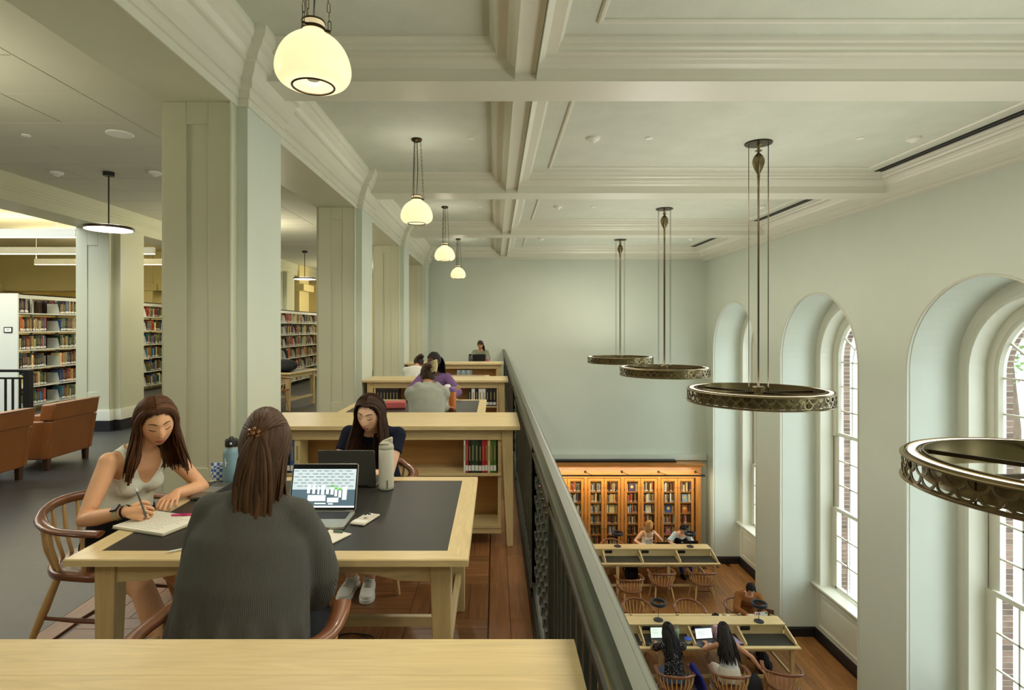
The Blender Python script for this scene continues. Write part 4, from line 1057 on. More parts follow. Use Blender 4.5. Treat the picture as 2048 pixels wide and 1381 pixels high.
# ------------------------------------------------------------------ people
SKINM = mat('skin', (200, 150, 116), .5, attr='col', var=.05, vs=25, spec=.35)
HAIRM = mat('hair', (60, 40, 28), .5, attr='col', var=.3, vs=60, stretch=(1, 1, .15), spec=.22)
def cloth(name, col, bump=.25, bs=140, var=.08, stretch=(1, 1, 1), rough=.85): return mat(name, col, rough, bump=bump, bs=bs, var=var, vs=9, stretch=stretch, spec=.2)
def ribbed(name, col):
    m = cloth(name, col, 0)
    nt = m.node_tree; N = nt.nodes; L = nt.links
    tc = N.new('ShaderNodeTexCoord'); wv = N.new('ShaderNodeTexWave'); wv.wave_type = 'BANDS'; wv.bands_direction = 'X'; wv.inputs['Scale'].default_value = 62; wv.inputs['Distortion'].default_value = .6; wv.inputs['Detail'].default_value = 1
    L.new(tc.outputs['Object'], wv.inputs[0]); bp = N.new('ShaderNodeBump'); bp.inputs['Strength'].default_value = .4; bp.inputs['Distance'].default_value = .003
    L.new(wv.outputs['Fac'], bp.inputs['Height']); L.new(bp.outputs[0], N['Principled BSDF'].inputs['Normal'])
    return m
def remesh(mb, vox, it=4, fac=.5):
    me = bpy.data.meshes.new('tmp'); me.from_pydata(mb.v, [], mb.f)
    bm = bmesh.new(); bm.from_mesh(me); bmesh.ops.recalc_face_normals(bm, faces=bm.faces); bm.to_mesh(me); bm.free()
    o = bpy.data.objects.new('tmp', me); COL.objects.link(o)
    r = o.modifiers.new('r', 'REMESH'); r.mode = 'VOXEL'; r.voxel_size = vox
    s = o.modifiers.new('s', 'SMOOTH'); s.iterations = it; s.factor = fac
    dg = bpy.context.evaluated_depsgraph_get(); e = o.evaluated_get(dg); em = e.to_mesh()
    vs = [v.co.copy() for v in em.vertices]; ns = [v.normal.copy() for v in em.vertices]; fs = [list(p.vertices) for p in em.polygons]
    e.to_mesh_clear(); bpy.data.objects.remove(o); bpy.data.meshes.remove(me)
    return vs, fs, ns
def ik(a, c, l1, l2, hint):
    a, c = V(a), V(c); d = c-a; L = min(d.length, (l1+l2)*.995); dn = d.normalized()
    x = (l1*l1-l2*l2+L*L)/(2*L); h = math.sqrt(max(l1*l1-x*x, 0)); hv = V(hint); hv = hv-dn*hv.dot(dn)
    return a+dn*x+hv.normalized()*h
def gs(x, s): return math.exp(-x*x/(2*s*s))
def headmesh(mb, M, tone, n=56, m=44, brow=(60, 42, 30), lips=(176, 96, 84), eyes='down', detail=True, s=1.0, blush=.12):
    vs = []; cs = []; sk = lin(tone); lp = lin(lips)
    def shape(x, y, z):
        X, Y, Z = x*.074, y*.094, z*.116
        if z < 0:
            t = -z; X *= 1-.30*t**1.6
            Y *= (1-.55*t) if y < 0 else (1-.05*t)
        if y > 0:
            Y *= 1-.06*abs(x)
            f = min(max((.02-Z)/.05, 0), 1); amp = (.004+.018*f) if Z < .022 else .004*max(0, 1-(Z-.022)/.02)
            if Z < -.030: amp *= max(0, 1-(-.030-Z)/.013)
            k = y**1.5
            Y += k*amp*gs(X, .0075+.005*f)
            for sx in (-1, 1):
                dx = X-sx*.031
                Y += k*(-.010*gs(dx, .014)*gs(Z-.012, .011)+.006*gs(dx, .010)*gs(Z-.010, .008)+.003*gs(X-sx*.03, .02)*gs(Z-.034, .007)+.003*gs(X-sx*.045, .015)*gs(Z+.02, .018))
                Y += k*.004*gs(X-sx*.012, .005)*gs(Z+.034, .006)
            Y += k*(.006*gs(X, .019)*gs(Z+.057, .0055)+.0065*gs(X, .016)*gs(Z+.071, .006)-.003*gs(X, .022)*gs(Z+.064, .0022)+.008*gs(X, .02)*gs(Z+.1, .014))
        return X*s, Y*s, Z*s
    ring = []
    for i in range(m+1):
        ph = -PI/2+PI*i/m
        for j in range(n):
            t = 2*PI*j/n; t = t-.35*math.sin(2*(t-PI/2))*.0
            x, y, z = math.cos(ph)*math.cos(t), math.cos(ph)*math.sin(t), math.sin(ph)
            p = shape(x, y, z); vs.append(M @ V(p))
            X, Z = p[0]/s, p[2]/s; c = sk
            if y > 0:
                b = blush*(gs(abs(X)-.042, .014)*gs(Z+.022, .014))+blush*.7*gs(X, .009)*gs(Z+.03, .01)
                c = (c[0]*(1+b*.25), c[1]*(1-b), c[2]*(1-b))
            cs.append(c)
    fs = []
    for i in range(m):
        for j in range(n): fs.append([i*n+j, i*n+(j+1) % n, (i+1)*n+(j+1) % n, (i+1)*n+j])
    o = len(mb.v); mb.v += [tuple(v) for v in vs]; mb.c += cs; mb.f += [[i+o for i in f] for f in fs]; mb.m += [0]*len(fs)
    def surf(X, Z, off=0):
        # point of the face surface at head-local X, Z
        z = max(-.99, min(.99, Z/.116)); x = X/.074
        if z < 0: x = X/(.074*(1-.30*(-z)**1.6))
        y = math.sqrt(max(.02, 1-x*x-z*z)); p = shape(x, y, z); return M @ V((p[0], p[1]+off, p[2]))
    if detail:
        mb.cc = lin(brow)
        for sx in (-1, 1):
            pts = [(sx*.013, .031), (sx*.024, .035), (sx*.036, .036), (sx*.048, .031)]
            mb.tube([surf(a, b, .0005) for a, b in pts], [.0022*s, .0028*s, .0024*s, .001*s], 6)
            if eyes == 'down':
                mb.cc = lin((34, 22, 18)); mb.tube([surf(sx*a, b, .001) for a, b in ((.018, .004), (.025, .0012), (.034, .0008), (.043, .004), (.048, .007))], [.0009*s, .0017*s, .002*s, .0018*s, .0006*s], 6)
                mb.cc = tuple(k*.72 for k in sk); mb.tube([surf(sx*a, b, .0006) for a, b in ((.019, .013), (.031, .018), (.044, .014))], [.0006*s, .0011*s, .0006*s], 5)
            else:
                mb.cc = lin((232, 226, 218)); mb.ball(surf(sx*.031, .009, -.0035), (.0105*s, .007*s, .0052*s), 10, 8, M.to_3x3())
                mb.cc = lin((50, 34, 24)); mb.ball(surf(sx*.031, .0085, .0015), (.0046*s, .003*s, .0046*s), 10, 8, M.to_3x3())
                mb.cc = lin((34, 22, 18)); mb.tube([surf(sx*a, b, .0015) for a, b in ((.019, .010), (.026, .0145), (.035, .0150), (.043, .011))], [.0008*s, .0016*s, .0017*s, .0008*s], 6)
                mb.cc = tuple(k*.6 for k in sk); mb.tube([surf(sx*a, b, .001) for a, b in ((.020, .007), (.031, .0035), (.042, .007))], [.0005*s, .0009*s, .0005*s], 5)
            mb.cc = lin(brow)
            mb.cc = tuple(k*.35 for k in sk); mb.ball(surf(sx*.0075, -.0415, -.001), (.0028*s, .003*s, .0016*s), 8, 6, M.to_3x3()); mb.cc = lin(brow)
        mb.cc = lp
        mb.tube([surf(a, b, -.001) for a, b in ((-.023, -.0635), (-.012, -.0595), (-.004, -.0575), (0, -.0585), (.004, -.0575), (.012, -.0595), (.023, -.0635))], [.001*s, .0032*s, .004*s, .0037*s, .004*s, .0032*s, .001*s], 8)
        mb.tube([surf(a, b, -.001) for a, b in ((-.021, -.065), (-.01, -.0695), (0, -.071), (.01, -.0695), (.021, -.065))], [.001*s, .004*s, .005*s, .004*s, .001*s], 8)
        mb.cc = tuple(k*.4 for k in lp); mb.tube([surf(a, b, .0022) for a, b in ((-.022, -.0642), (0, -.0640), (.022, -.0642))], [.0006*s, .0009*s, .0006*s], 5)
    mb.cc = sk
    for sx in (-1, 1):
        mb.ball(M @ V((sx*.073*s, -.008*s, -.005*s)), (.009*s, .018*s, .030*s), 10, 8, M.to_3x3())
    mb.cc = None
    return surf
def hand(rm, fm, W, d, n, ts, curl=.5, thumb=.5, s=1.0, spread=.06, sk=(1, 1, 1), pinch=False, rad=1.0):
    W, d, n = V(W), V(d).normalized(), V(n); n = (n-d*n.dot(d)).normalized(); ts = V(ts); ts = (ts-d*ts.dot(d)-n*ts.dot(n)).normalized()
    rm.tube([W-d*.03*s, W, W+d*.03*s, W+d*.065*s, W+d*.092*s], [(.027*s, .019*s), (.027*s, .018*s), (.036*s, .016*s), (.042*s, .015*s), (.037*s, .011*s)], 12, side=ts)
    fm.cc = sk
    nails = []
    for i, (bl, off, L) in enumerate(((.086, .031, .070), (.091, .0105, .078), (.088, -.0105, .072), (.079, -.030, .056))):
        p = W+d*(bl-.018)*s+ts*off*s; dr = (d+ts*(spread*(1.5-i))).normalized(); pts = [p]; a = 0; c = curl if not isinstance(curl, (list, tuple)) else curl[i]
        ax = dr.cross(n)
        for q, f in enumerate((.018/L, .46, .30, .24)):
            if q > 0: a += c*(1.0 if q == 1 else 1.1)
            v = dr*math.cos(a)+n*math.sin(a); pts.append(pts[-1]+v*(L*f*s))
        pts.insert(1, (pts[0]+pts[1])/2); e = pts[-1]; pts[-1] = e-v*.004*s; pts.append(e)
        r = .0087*s*rad*(1 if i < 3 else .88)
        fm.tube(pts, [r*.9, r, r*1.02, r*.98, r*.9, r*.80, r*.35], 9)
        nails.append((pts[-2], v, (n*math.cos(a)-dr*math.sin(a))))
    p = W+d*.022*s+ts*.026*s; v = (d*.62+ts*.72+n*.25).normalized(); v2 = (d*.85+ts*.25+n*(.35+thumb)).normalized(); v3 = (d*.9-ts*.05+n*(.3+thumb*1.4)).normalized()
    q = [p, p+v*.022*s, p+v*.046*s, p+v*.046*s+v2*.030*s, p+v*.046*s+v2*.030*s+v3*.02*s]; q.append(q[-1]+v3*.006*s)
    fm.tube(q, [.013*s, .0125*s, .0112*s, .0105*s, .009*s, .004*s], 9)
    fm.cc = None
    return nails
def strands(mb, M, specs, rn, base, s=1.0, rad=.009, cap=None, wave=.006, flare=.22):
    """specs: list of (S dir, E dir, layer, length, bias, taper)"""
    cen = V((0, -.004, .004)); R = V((.079, .100, .122)); A = M.to_3x3()
    for spx in specs:
        S, E, layer, Ln, bias, wv = spx[:6]; bias = V(bias)+A @ V((E[0]*flare, 0, 0)); Md = V(spx[6]) if len(spx) > 6 else None
        S = V(S).normalized(); E = V(E).normalized(); om = max(S.angle(E), .01); pts = []; k = 8
        for i in range(k+1):
            f = i/k; q = (S*math.sin((1-f)*om)+E*math.sin(f*om))/math.sin(om) if Md is None else (S*(1-f)**2+Md*(2*f*(1-f))+E*f*f).normalized(); g = 1+layer*min(1, .25+f)
            p = cen+V((q.x*R.x, q.y*R.y, q.z*R.z))*g; pts.append(M @ (p*s))
        d = (pts[-1]-pts[-2]).normalized(); b = V(bias); ph = rn.uniform(0, 6.28); n = max(4, int(Ln/.03)); st = Ln/n
        down = V((0, 0, -1)); sd = V((rn.uniform(-1, 1), rn.uniform(-1, 1), 0))
        for i in range(n):
            f = (i+1)/n; t = (down+b*(1-f*.6)).normalized(); d = (d*(.62)+t*.38).normalized()
            p = pts[-1]+d*st+sd*(wv*math.sin(ph+f*7)*.35); pts.append(p)
        N = len(pts); rr = []
        for i in range(N):
            f = i/(N-1); r = rad*(.75+.5*min(f*2, 1)); r *= 1 if f < .82 else max(.25, 1-(f-.82)/.24)
            rr.append((r*1.25*s, r*.75*s))
        k = rn.uniform(.7, 1.35); mb.cc = tuple(x*k for x in lin(base)); mb.tube(pts, rr, 6, side=A @ V((S.y, -S.x, .1)))
    mb.cc = None
def hcap(mb, M, base, s=1.0, line=None, grow=1.0, n=72, m=52):
    cen = V((0, -.004, .004)); R = V((.0775, .0985, .1205))*grow; vs = []; keep = []
    def zmin(phi):  # phi from forward
        a = abs(phi)
        pts = line or [(0, .088), (.4, .084), (.8, .062), (1.05, .018), (1.25, -.03), (1.5, -.035), (2.2, -.075), (3.2, -.085)]
        for (x0, y0), (x1, y1) in zip(pts[:-1], pts[1:]):
            if x0 <= a <= x1: return y0+(y1-y0)*(a-x0)/(x1-x0)
        return pts[-1][1]
    for i in range(m+1):
        ph = -PI/2+PI*i/m
        for j in range(n):
            t = 2*PI*j/n; q = V((math.cos(ph)*math.sin(t), math.cos(ph)*math.cos(t), math.sin(ph))); p = cen+V((q.x*R.x, q.y*R.y, q.z*R.z))
            tt = (t+PI) % (2*PI)-PI; zz = zmin(tt); keep.append(p.z > zz-.012); vs.append(M @ (p*s))
    fs = []
    for i in range(m):
        for j in range(n):
            f = [i*n+j, i*n+(j+1) % n, (i+1)*n+(j+1) % n, (i+1)*n+j]
            if all(keep[k] for k in f): fs.append(f)
    mb.cc = tuple(x*.75 for x in lin(base)); mb.add(vs, fs); mb.cc = None
def style(kind, rn, L=.3, bias=(0, 0, 0), cnt=120, wave=.006, part=0.0, fr=None):
    sp = []; b = V(bias)
    for i in range(cnt):
        f = rn.random(); ly = rn.uniform(.0, .075)
        if kind in ('long', 'bob'):
            side = -1 if i % 2 else 1; a = .33+f*2.0   # along the part, front to back
            S = (part*(1-f)+side*.016, math.cos(a+.35), math.sin(a+.35)) if a < 1.5 else (part*(1-f)+side*rn.uniform(0, .3), math.cos(a+.35), math.sin(a+.35))
            w = min(1, max(0, f*1.15)); az = (.95 if fr is None else fr)+w*1.95+rn.uniform(-.12, .12)
            E = (side*math.sin(az), math.cos(az), -.28+rn.uniform(-.15, .15)-.15*f)
            Md = V((side*.95, S[1]*.45-.1*f, .75)).normalized()*1.15
            sp.append((S, E, ly*1.5, L*rn.uniform(.78, 1.05), b, wave, Md))
        elif kind == 'clip':      # hair drawn to a clip point at the back of the head
            az = rn.uniform(-PI, PI); z = rn.uniform(-.1, .5); S = (math.sin(az)*.9, abs(math.cos(az))*.5-.1, .45+z*.6)
            sp.append((S, (rn.uniform(-.1, .1), -.93, .22+rn.uniform(-.06, .06)), rn.uniform(0, .04), L, b, wave))
        elif kind == 'back':      # loose layer at the back and sides
            az = rn.uniform(.9, 2*PI-.9); S = (math.sin(az)*.75, math.cos(az)*.75, .5); az2 = PI+(az-PI)*.62
            sp.append((S, (math.sin(az2), math.cos(az2), -.35+rn.uniform(-.1, .1)), rn.uniform(0, .05), L*rn.uniform(.8, 1.05), b, wave))
        elif kind == 'pulled':    # pulled back to a bun or tail at E
            az = rn.uniform(-2.4, 2.4); S = (math.sin(az)*.88, math.cos(az)*.88, .42 if abs(az) < 1 else rn.uniform(-.2, .4)); sp.append((S, bias, rn.uniform(0, .03), L, (0, 0, 0), 0))
    return sp

class Person:
    def __init__(p, label, loc, rz, tone=(206, 154, 116), s=1.0, lean=.2, side=0, twist=0, head=(.3, 0, 0), wR=None, wL=None, eR=(1, -.2, -.6), eL=(-1, -.2, -.6),
                 feet=((.1, .42), (-.1, .42)), vox=.009, bust=1, knee=.0, hd=None, rn=1, hs=1.0, legcol=None, heel=.07, width=1.0, eyes='down', detail=True, group=None, face={}, neck=.0, hp=.165):
        p.rn = random.Random(rn); p.s = s; p.M = Matrix.Translation(V(loc)) @ Matrix.Rotation(rz, 4, 'Z'); p.Mi = p.M.inverted(); p.loc = loc; p.rz = rz; p.label = label; p.vox = vox; p.tone = tone; p.bust = bust
        p.P = V((0, -.03, .455+.118*s)); u = V((math.sin(side), math.sin(lean)*math.cos(side), math.cos(lean)*math.cos(side))); p.u = u
        um = V((math.sin(side)*.6, math.sin(lean*.55), math.cos(lean*.55))).normalized()
        p.mid = p.P+um*.25*s; u2 = V((math.sin(side*1.2), math.sin(lean*1.35), math.cos(lean*1.35))).normalized(); p.N = p.mid+u2*.26*s; p.u2 = u2
        p.sh = Matrix.Rotation(twist, 3, 'Z') @ V((math.cos(side), 0, -math.sin(side))); p.fw = u2.cross(p.sh)*-1 if u2.cross(p.sh).y < 0 else u2.cross(p.sh)
        p.SR = p.N-u2*.062*s+p.sh*.160*s*width; p.SL = p.N-u2*.062*s-p.sh*.160*s*width
        pit, yaw, roll = head
        a = math.atan2(u2.y, u2.z)+pit*.35; hd_ = V((u2.x+math.sin(roll)*.3, math.sin(a), math.cos(a))).normalized()
        p.H = p.N+hd_*hp*s+V((0, .02*s, 0))
        p.HM = Matrix.Translation(p.H) @ Matrix.Rotation(yaw, 4, 'Z') @ Matrix.Rotation(-pit, 4, 'X') @ Matrix.Rotation(roll, 4, 'Y')
        p.hs = hs*s
        p.body = MB(); p.fin = MB(); p.fin.cc = None
        sk = lin(tone)
        spine = [p.P-V((0, 0, .085*s)), p.P, p.P+(p.mid-p.P)*.55, p.mid, p.mid+(p.N-p.mid)*.4, p.mid+(p.N-p.mid)*.72, p.N-u2*.012*s, p.N+u2*.02*s]
        p.spine = spine; wv = width
        p.srad = [(.135, .105), (.172, .125), (.142, .105), (.132, .098), (.145, .106), (.155, .100), (.105, .068), (.055, .052)]
        p.srad = [(a*s*wv, b*s*wv) for a, b in p.srad]
        p.body.tube(spine, p.srad, 20, side=p.sh)
        p.body.tube([p.N-u2*.05*s, p.N+(p.H-p.N)*.35, p.H-hd_*.03*s], [(.066*s, .056*s), .050*s, .052*s], 14)
        p.body.tube([p.SR-p.sh*.03*s, p.N-u2*.03*s, p.SL+p.sh*.03*s], [.045*s, .055*s, .045*s], 12)
        if bust:
            for k in (-1, 1): p.body.ball(p.mid+(p.N-p.mid)*.30+p.sh*k*.062*s+p.fw*.070*s, .056*s*bust, 14, 10)
            p.body.tube([p.mid+(p.N-p.mid)*.34+p.sh*k*.07*s+p.fw*.068*s for k in (-1, 0, 1)], [.045*s*bust, .044*s*bust, .045*s*bust], 12)
            p.body.tube([p.mid+(p.N-p.mid)*.62+p.fw*.055*s, p.mid+(p.N-p.mid)*.25+p.fw*.062*s], [(.09*s, .03*s), (.085*s, .045*s)], 12, side=p.sh)
        l1, l2 = .285*s, .245*s
        p.arms = {}
        for nm, S, w, e in (('R', p.SR, wR, eR), ('L', p.SL, wL, eL)):
            if w is None: w = S+V((0, .25, -.33))
            else: w = p.Mi @ V(w)
            d = w-S
            if d.length > (l1+l2)*.985: w = S+d.normalized()*(l1+l2)*.985
            E = ik(S, w, l1, l2, e); p.arms[nm] = (S, E, w)
            p.body.ball(S, .053*s, 12, 8)
            p.body.tube([S, S+(E-S)*.35, S+(E-S)*.8, E, E+(w-E)*.3, E+(w-E)*.7, w], [.050*s, .046*s, .038*s, .037*s, .0385*s, .031*s, .0255*s], 14)
        p.legs = {}
        for k, (fx, fy) in zip((1, -1), feet):
            h = p.P+V((k*.085*s, .0, -.03)); an = V((fx, fy, heel)); kn = ik(h, an, .42*s, .41*s, (k*.15+knee*k, .6, 1)); p.legs[k] = (h, kn, an)
            p.body.tube([h-V((0, .05, 0)), h+(kn-h)*.25, h+(kn-h)*.7, kn, kn+(an-kn)*.3, kn+(an-kn)*.75, an], [.088*s, .086*s, .066*s, .055*s, .056*s, .042*s, .036*s], 16)
    def hand(p, side, d, n, curl=.5, thumb=.5, pinch=False, hs=.92):
        S, E, w = p.arms[side]; R3 = p.Mi.to_3x3(); d = R3 @ V(d); n = R3 @ V(n); dd = d.normalized(); nn = (n-dd*n.dot(dd)).normalized()
        ts = dd.cross(nn)*(1 if side == 'R' else -1)
        ts = nn.cross(dd)*(1 if side == 'R' else -1)
        return hand(p.body, p.fin, w, d, n, -ts, curl, thumb, p.s*hs, sk=lin(p.tone), pinch=pinch)
    def finish(p, hairspec=None, cat='person', face={}, group=None):
        vs, fs, ns = remesh(p.body, p.vox, 5, .5); p.bv, p.bf, p.bn = vs, fs, ns
        mb = MB(); mb.v = [tuple(v) for v in vs]; mb.f = list(fs); mb.m = [0]*len(fs); mb.c = [lin(p.tone)]*len(vs)
        o = len(mb.v); mb.v += p.fin.v; mb.f += [[i+o for i in f] for f in p.fin.f]; mb.m += [0]*len(p.fin.f); mb.c += p.fin.c
        kw = dict(face); p.surf = headmesh(mb, p.HM, p.tone, s=p.hs, **kw)
        p.o = mb.build('person', SKINM, None, 60); p.o.location = p.loc; p.o.rotation_euler = (0, 0, p.rz)
        tag(p.o, p.label, 'person', group); return p.o
    def hair(p, base, specs, cap=True, rad=.009, extra=None, line=None, grow=1.0, name='hair', flare=.22):
        mb = MB(); mb.c = []
        if cap: hcap(mb, p.HM, base, p.hs, line, grow)
        strands(mb, p.HM, specs, p.rn, base, p.hs, rad, flare=flare)
        if extra: mb.cc = lin(base); extra(mb); mb.cc = None
        return mb.build(name, HAIRM, p.o, 60)
    def garment(p, name, m, fn, vox=None, it=4, ang=60):
        mb = MB(); fn(mb); vs, fs, ns = remesh(mb, vox or p.vox*1.1, it); g = MB(); g.v = [tuple(v) for v in vs]; g.f = fs; g.m = [0]*len(fs); return g.build(name, m, p.o, ang)
    def torso(p, mb, d=.012, t0=0, t1=7, wid=1.0, low=0):
        sp = p.spine[t0:t1]; r = [((a+d)*wid, b+d) for a, b in p.srad[t0:t1]]; mb.tube(sp, r, 20, side=p.sh)
        if t1 >= 6: mb.tube([p.SR-p.sh*.02, p.N-p.u2*.035*p.s, p.SL+p.sh*.02], [.047*p.s+d, .052*p.s+d*.6, .047*p.s+d], 12)
        if p.bust:
            for k in (-1, 1): mb.ball(p.mid+(p.N-p.mid)*.30+p.sh*k*.068*p.s+p.fw*.075*p.s, .058*p.s*p.bust+d, 14, 10)
    def sleeve(p, mb, side, f, d=.012, cuff=None):
        S, E, w = p.arms[side]; s = p.s; mb.ball(S, .053*s+d, 12, 8)
        if f <= 1: mb.tube([S, S+(E-S)*f*.5, S+(E-S)*f], [.05*s+d, .047*s+d, .045*s+d*1.5], 14)
        else:
            g = f-1; mb.tube([S, S+(E-S)*.4, S+(E-S)*.85, E, E+(w-E)*g*.4, E+(w-E)*g*.9, E+(w-E)*g], [.05*s+d, .047*s+d, .041*s+d*1.2, .041*s+d*1.3, .04*s+d*1.3, .032*s+d*1.1, .03*s+(cuff or d)], 14)
    def shorts(p, mb, f=.5, d=.012, hips=True):
        s = p.s
        if hips: mb.tube(p.spine[:3], [(a+d, b+d) for a, b in p.srad[:3]], 20, side=V((1, 0, 0)))
        for k in (1, -1):
            h, kn, an = p.legs[k]
            if f <= 1: mb.tube([h-V((0, .05, 0)), h+(kn-h)*.3, h+(kn-h)*f], [.09*s+d, .088*s+d, .08*s+d*1.5], 16)
            else: g = f-1; mb.tube([h-V((0, .05, 0)), h+(kn-h)*.3, h+(kn-h)*.75, kn, kn+(an-kn)*.3*g, kn+(an-kn)*.7*g, kn+(an-kn)*g], [.09*s+d, .088*s+d, .07*s+d, .058*s+d, .06*s+d, .048*s+d*1.3, .044*s+d*1.5], 16)
    def shoes(p, m, sole=None, dirs=((.0, 1), (0, 1)), high=.0, L=.255, laces=False):
        for k, (dx, dy) in zip((1, -1), dirs):
            an = p.legs[k][2]; f = V((dx, dy, 0)).normalized(); sd = V((f.y, -f.x, 0)); b = V((an.x, an.y, 0))-f*.065*p.s; s = p.s*L/.255
            mb = MB(); pr = [(0, .030, .022, .045), (.03, .034, .03, .062), (.075, .036, .034, .066), (.12, .038, .030, .055), (.17, .044, .023, .042), (.21, .044, .018, .034), (.24, .034, .014, .027), (.256, .016, .010, .022)]
            mb.tube([b+f*x*s+V((0, 0, (.022+h)*s*.98)) for x, w, h, z in pr], [(w*s, h*s) for x, w, h, z in pr], 14, side=sd)
            mb.tube([an+V((0, 0, -.02)), an+V((0, 0, .028+high))], [(.036*s, .04*s), (.036*s, .042*s)], 14)
            vs, fs, ns = remesh(mb, .006, 3); g = MB(); g.v = [tuple(v) for v in vs]; g.f = fs; g.m = [0]*len(fs); sh = g.build('shoe', m, p.o, 60)
            mb = MB(); out = []
            for (x, w) in ((-.006, .02), (.0, .032), (.03, .037), (.09, .037), (.14, .042), (.19, .048), (.225, .044), (.25, .03), (.264, .012)): out.append((x, w))
            poly = [b+f*x*s+sd*w*s for x, w in out]+[b+f*x*s-sd*w*s for x, w in out[::-1]]
            mb.prism([(q.x, q.y) for q in poly], 'z', .002, .028).build('sole', sole or m, sh, 40, .003)
            if laces:
                mb = MB()
                for i in range(5):
                    x = .095+i*.018; zz = .093-i*.0048; q0 = b+f*x*s+V((0, 0, zz*s)); mb.tube([q0-sd*.022*s-V((0, 0, .012)), q0+f*.006*s+V((0, 0, .001)), q0+sd*.022*s-V((0, 0, .012))], .0042, 6)
                mb.build('laces', LACE, sh, 60)
    def region(p, name, m, pred, off=.005, thick=.004):
        """garment lifted off the body surface where pred(side, front, w, pos) holds"""
        keep = []
        ax = p.N-p.P; L = ax.length
        for v in p.bv:
            # spine coordinate: nearest on the bent spine
            w = (v-p.P).dot(ax)/(L*L); c = p.P+ax*w; c2 = p.mid+(p.N-p.mid)*((w-.5)*2) if w > .5 else p.P+(p.mid-p.P)*(w*2)
            r = v-c2; keep.append(pred(r.dot(p.sh), r.dot(p.fw), w, v))
        mb = MB(); idx = {}; P = []
        def vid(i, j):
            k = (i, j) if i < j else (j, i)
            if k not in idx:
                idx[k] = len(P); t = 0 if i == j else keep[k[0]]/(keep[k[0]]-keep[k[1]])
                P.append(tuple(p.bv[k[0]]+(p.bv[k[1]]-p.bv[k[0]])*t+(p.bn[k[0]]+(p.bn[k[1]]-p.bn[k[0]])*t)*off))
            return idx[k]
        fsn = []
        for f in p.bf:
            if all(keep[i] <= 0 for i in f): continue
            if all(keep[i] > 0 for i in f): fsn.append([vid(i, i) for i in f]); continue
            for tri in ((f[0], f[1], f[2]), (f[0], f[2], f[3])) if len(f) == 4 else (f,):
                out = []
                for a, b in zip(tri, tri[1:]+tri[:1]) if isinstance(tri, tuple) else zip(tri, list(tri[1:])+[tri[0]]):
                    if keep[a] > 0: out.append(vid(a, a))
                    if (keep[a] > 0) != (keep[b] > 0): out.append(vid(a, b))
                if len(out) > 2: fsn.append(out)
        mb.v = P; mb.f = fsn; mb.m = [0]*len(fsn); o = mb.build(name, m, p.o, 70)
        so = o.modifiers.new('thick', 'SOLIDIFY'); so.thickness = thick; so.offset = -1; sm = o.modifiers.new('sm', 'SMOOTH'); sm.iterations = 3; sm.factor = .35
        return o
    def armdist(p, v):
        best = 9
        for S, E, w in p.arms.values():
            for a, b in ((S, E), (E, w)):
                d = b-a; t = max(0, min(1, (v-a).dot(d)/d.length_squared)); best = min(best, (v-(a+d*t)).length)
        return best
LACE = cloth('lace_grey', (176, 176, 166), 0)
DEN = cloth('denim', (92, 116, 148)); BLKC = cloth('black_cloth', (24, 24, 26)); WHTC = cloth('white_cloth', (222, 222, 214)); SNEAK = mat('sneaker_leather', (226, 226, 216), .5, var=.03); CREAMP = cloth('cream_cloth', (214, 208, 190)); NAVYC = cloth('navy_cloth', (26, 30, 50))
BR = (74, 50, 34)
# --- woman writing, left of the near table
w1 = Person('woman in a pale tank top writing in a notebook, smartwatch on her wrist', (-1.95, 3.03, 0), -PI/2-.42, (226, 172, 130), .98, .37, 0, 0.05, (.34, -.42, .10), (-1.69, 2.63, .805), (-1.63, 2.93, .80), (.35, -.7, -.5), (-.9, -.1, -.35), ((.16, .60), (-.06, .62)), .0065, 1.05, rn=3, eyes='down', hs=1.05)
w1.hand('R', (.75, .12, -.1), (.2, .8, -.6), [.75, .85, .95, 1.0], .9)
w1.hand('L', (.25, -.95, -.12), (0, 0, -1), .22, .2)
w1.finish(face=dict(n=72, m=60))
w1.region('tank_top', mat('tank_cloth', (242, 246, 230), .75, bump=.1, bs=200, spec=.2), lambda x, y, w, v: min(w+.1, 1.0-w, .19-y, (w1.armdist(v)-.060)*4, .158-abs(x), max(-.02-y, abs(x)-.078, .66+(abs(x)/.078)**2*.26-w), max(y+.02, abs(x)-.055, .8-w), max(.116-abs(x), .72-w)), .005)
w1.garment('shorts', BLKC, lambda mb: w1.shorts(mb, .55, .012))
w1.hair((84, 52, 28), [(a, b, c*2.0, d, e if b[0] > 0 else V((-.12, .24, 0)), f, g) for a, b, c, d, e, f, g in style('long', random.Random(4), .245, (.26, .08, 0), 560, .018, .12, 1.22)], rad=.0062)
w1.shoes(WHTC, dirs=((.2, 1), (-.2, 1)))
S_, E_, W_ = w1.arms['R']; ax = (W_-E_).normalized()
mb = MB(); c = W_-ax*.035; mb.tube([c-ax*.011, c+ax*.011], [.031, .030], 18, cap=False); 
m2 = MB().tube([W_-ax*.006, W_+ax*.008], [.031, .031], 18, cap=False)
mb.build('watch_band', mat('watch_band', (176, 172, 130), .5), w1.o, 60); m2.build('hair_tie', BLKC, w1.o, 60)
nn = (w1.Mi.to_3x3() @ V((-.25, -.45, .85))); nn = (nn-ax*nn.dot(ax)).normalized(); sd = ax.cross(nn); cc = c+nn*.032; w = MB()
w.add([cc+ax*a*.017+sd*b*.019+nn*h for h in (-.004, .006) for a, b in ((-1, -1), (1, -1), (1, 1), (-1, 1))], [[3, 2, 1, 0], [4, 5, 6, 7], [0, 1, 5, 4], [1, 2, 6, 5], [2, 3, 7, 6], [3, 0, 4, 7]]).build('watch_case', BLACKM, w1.o, 0, .003)
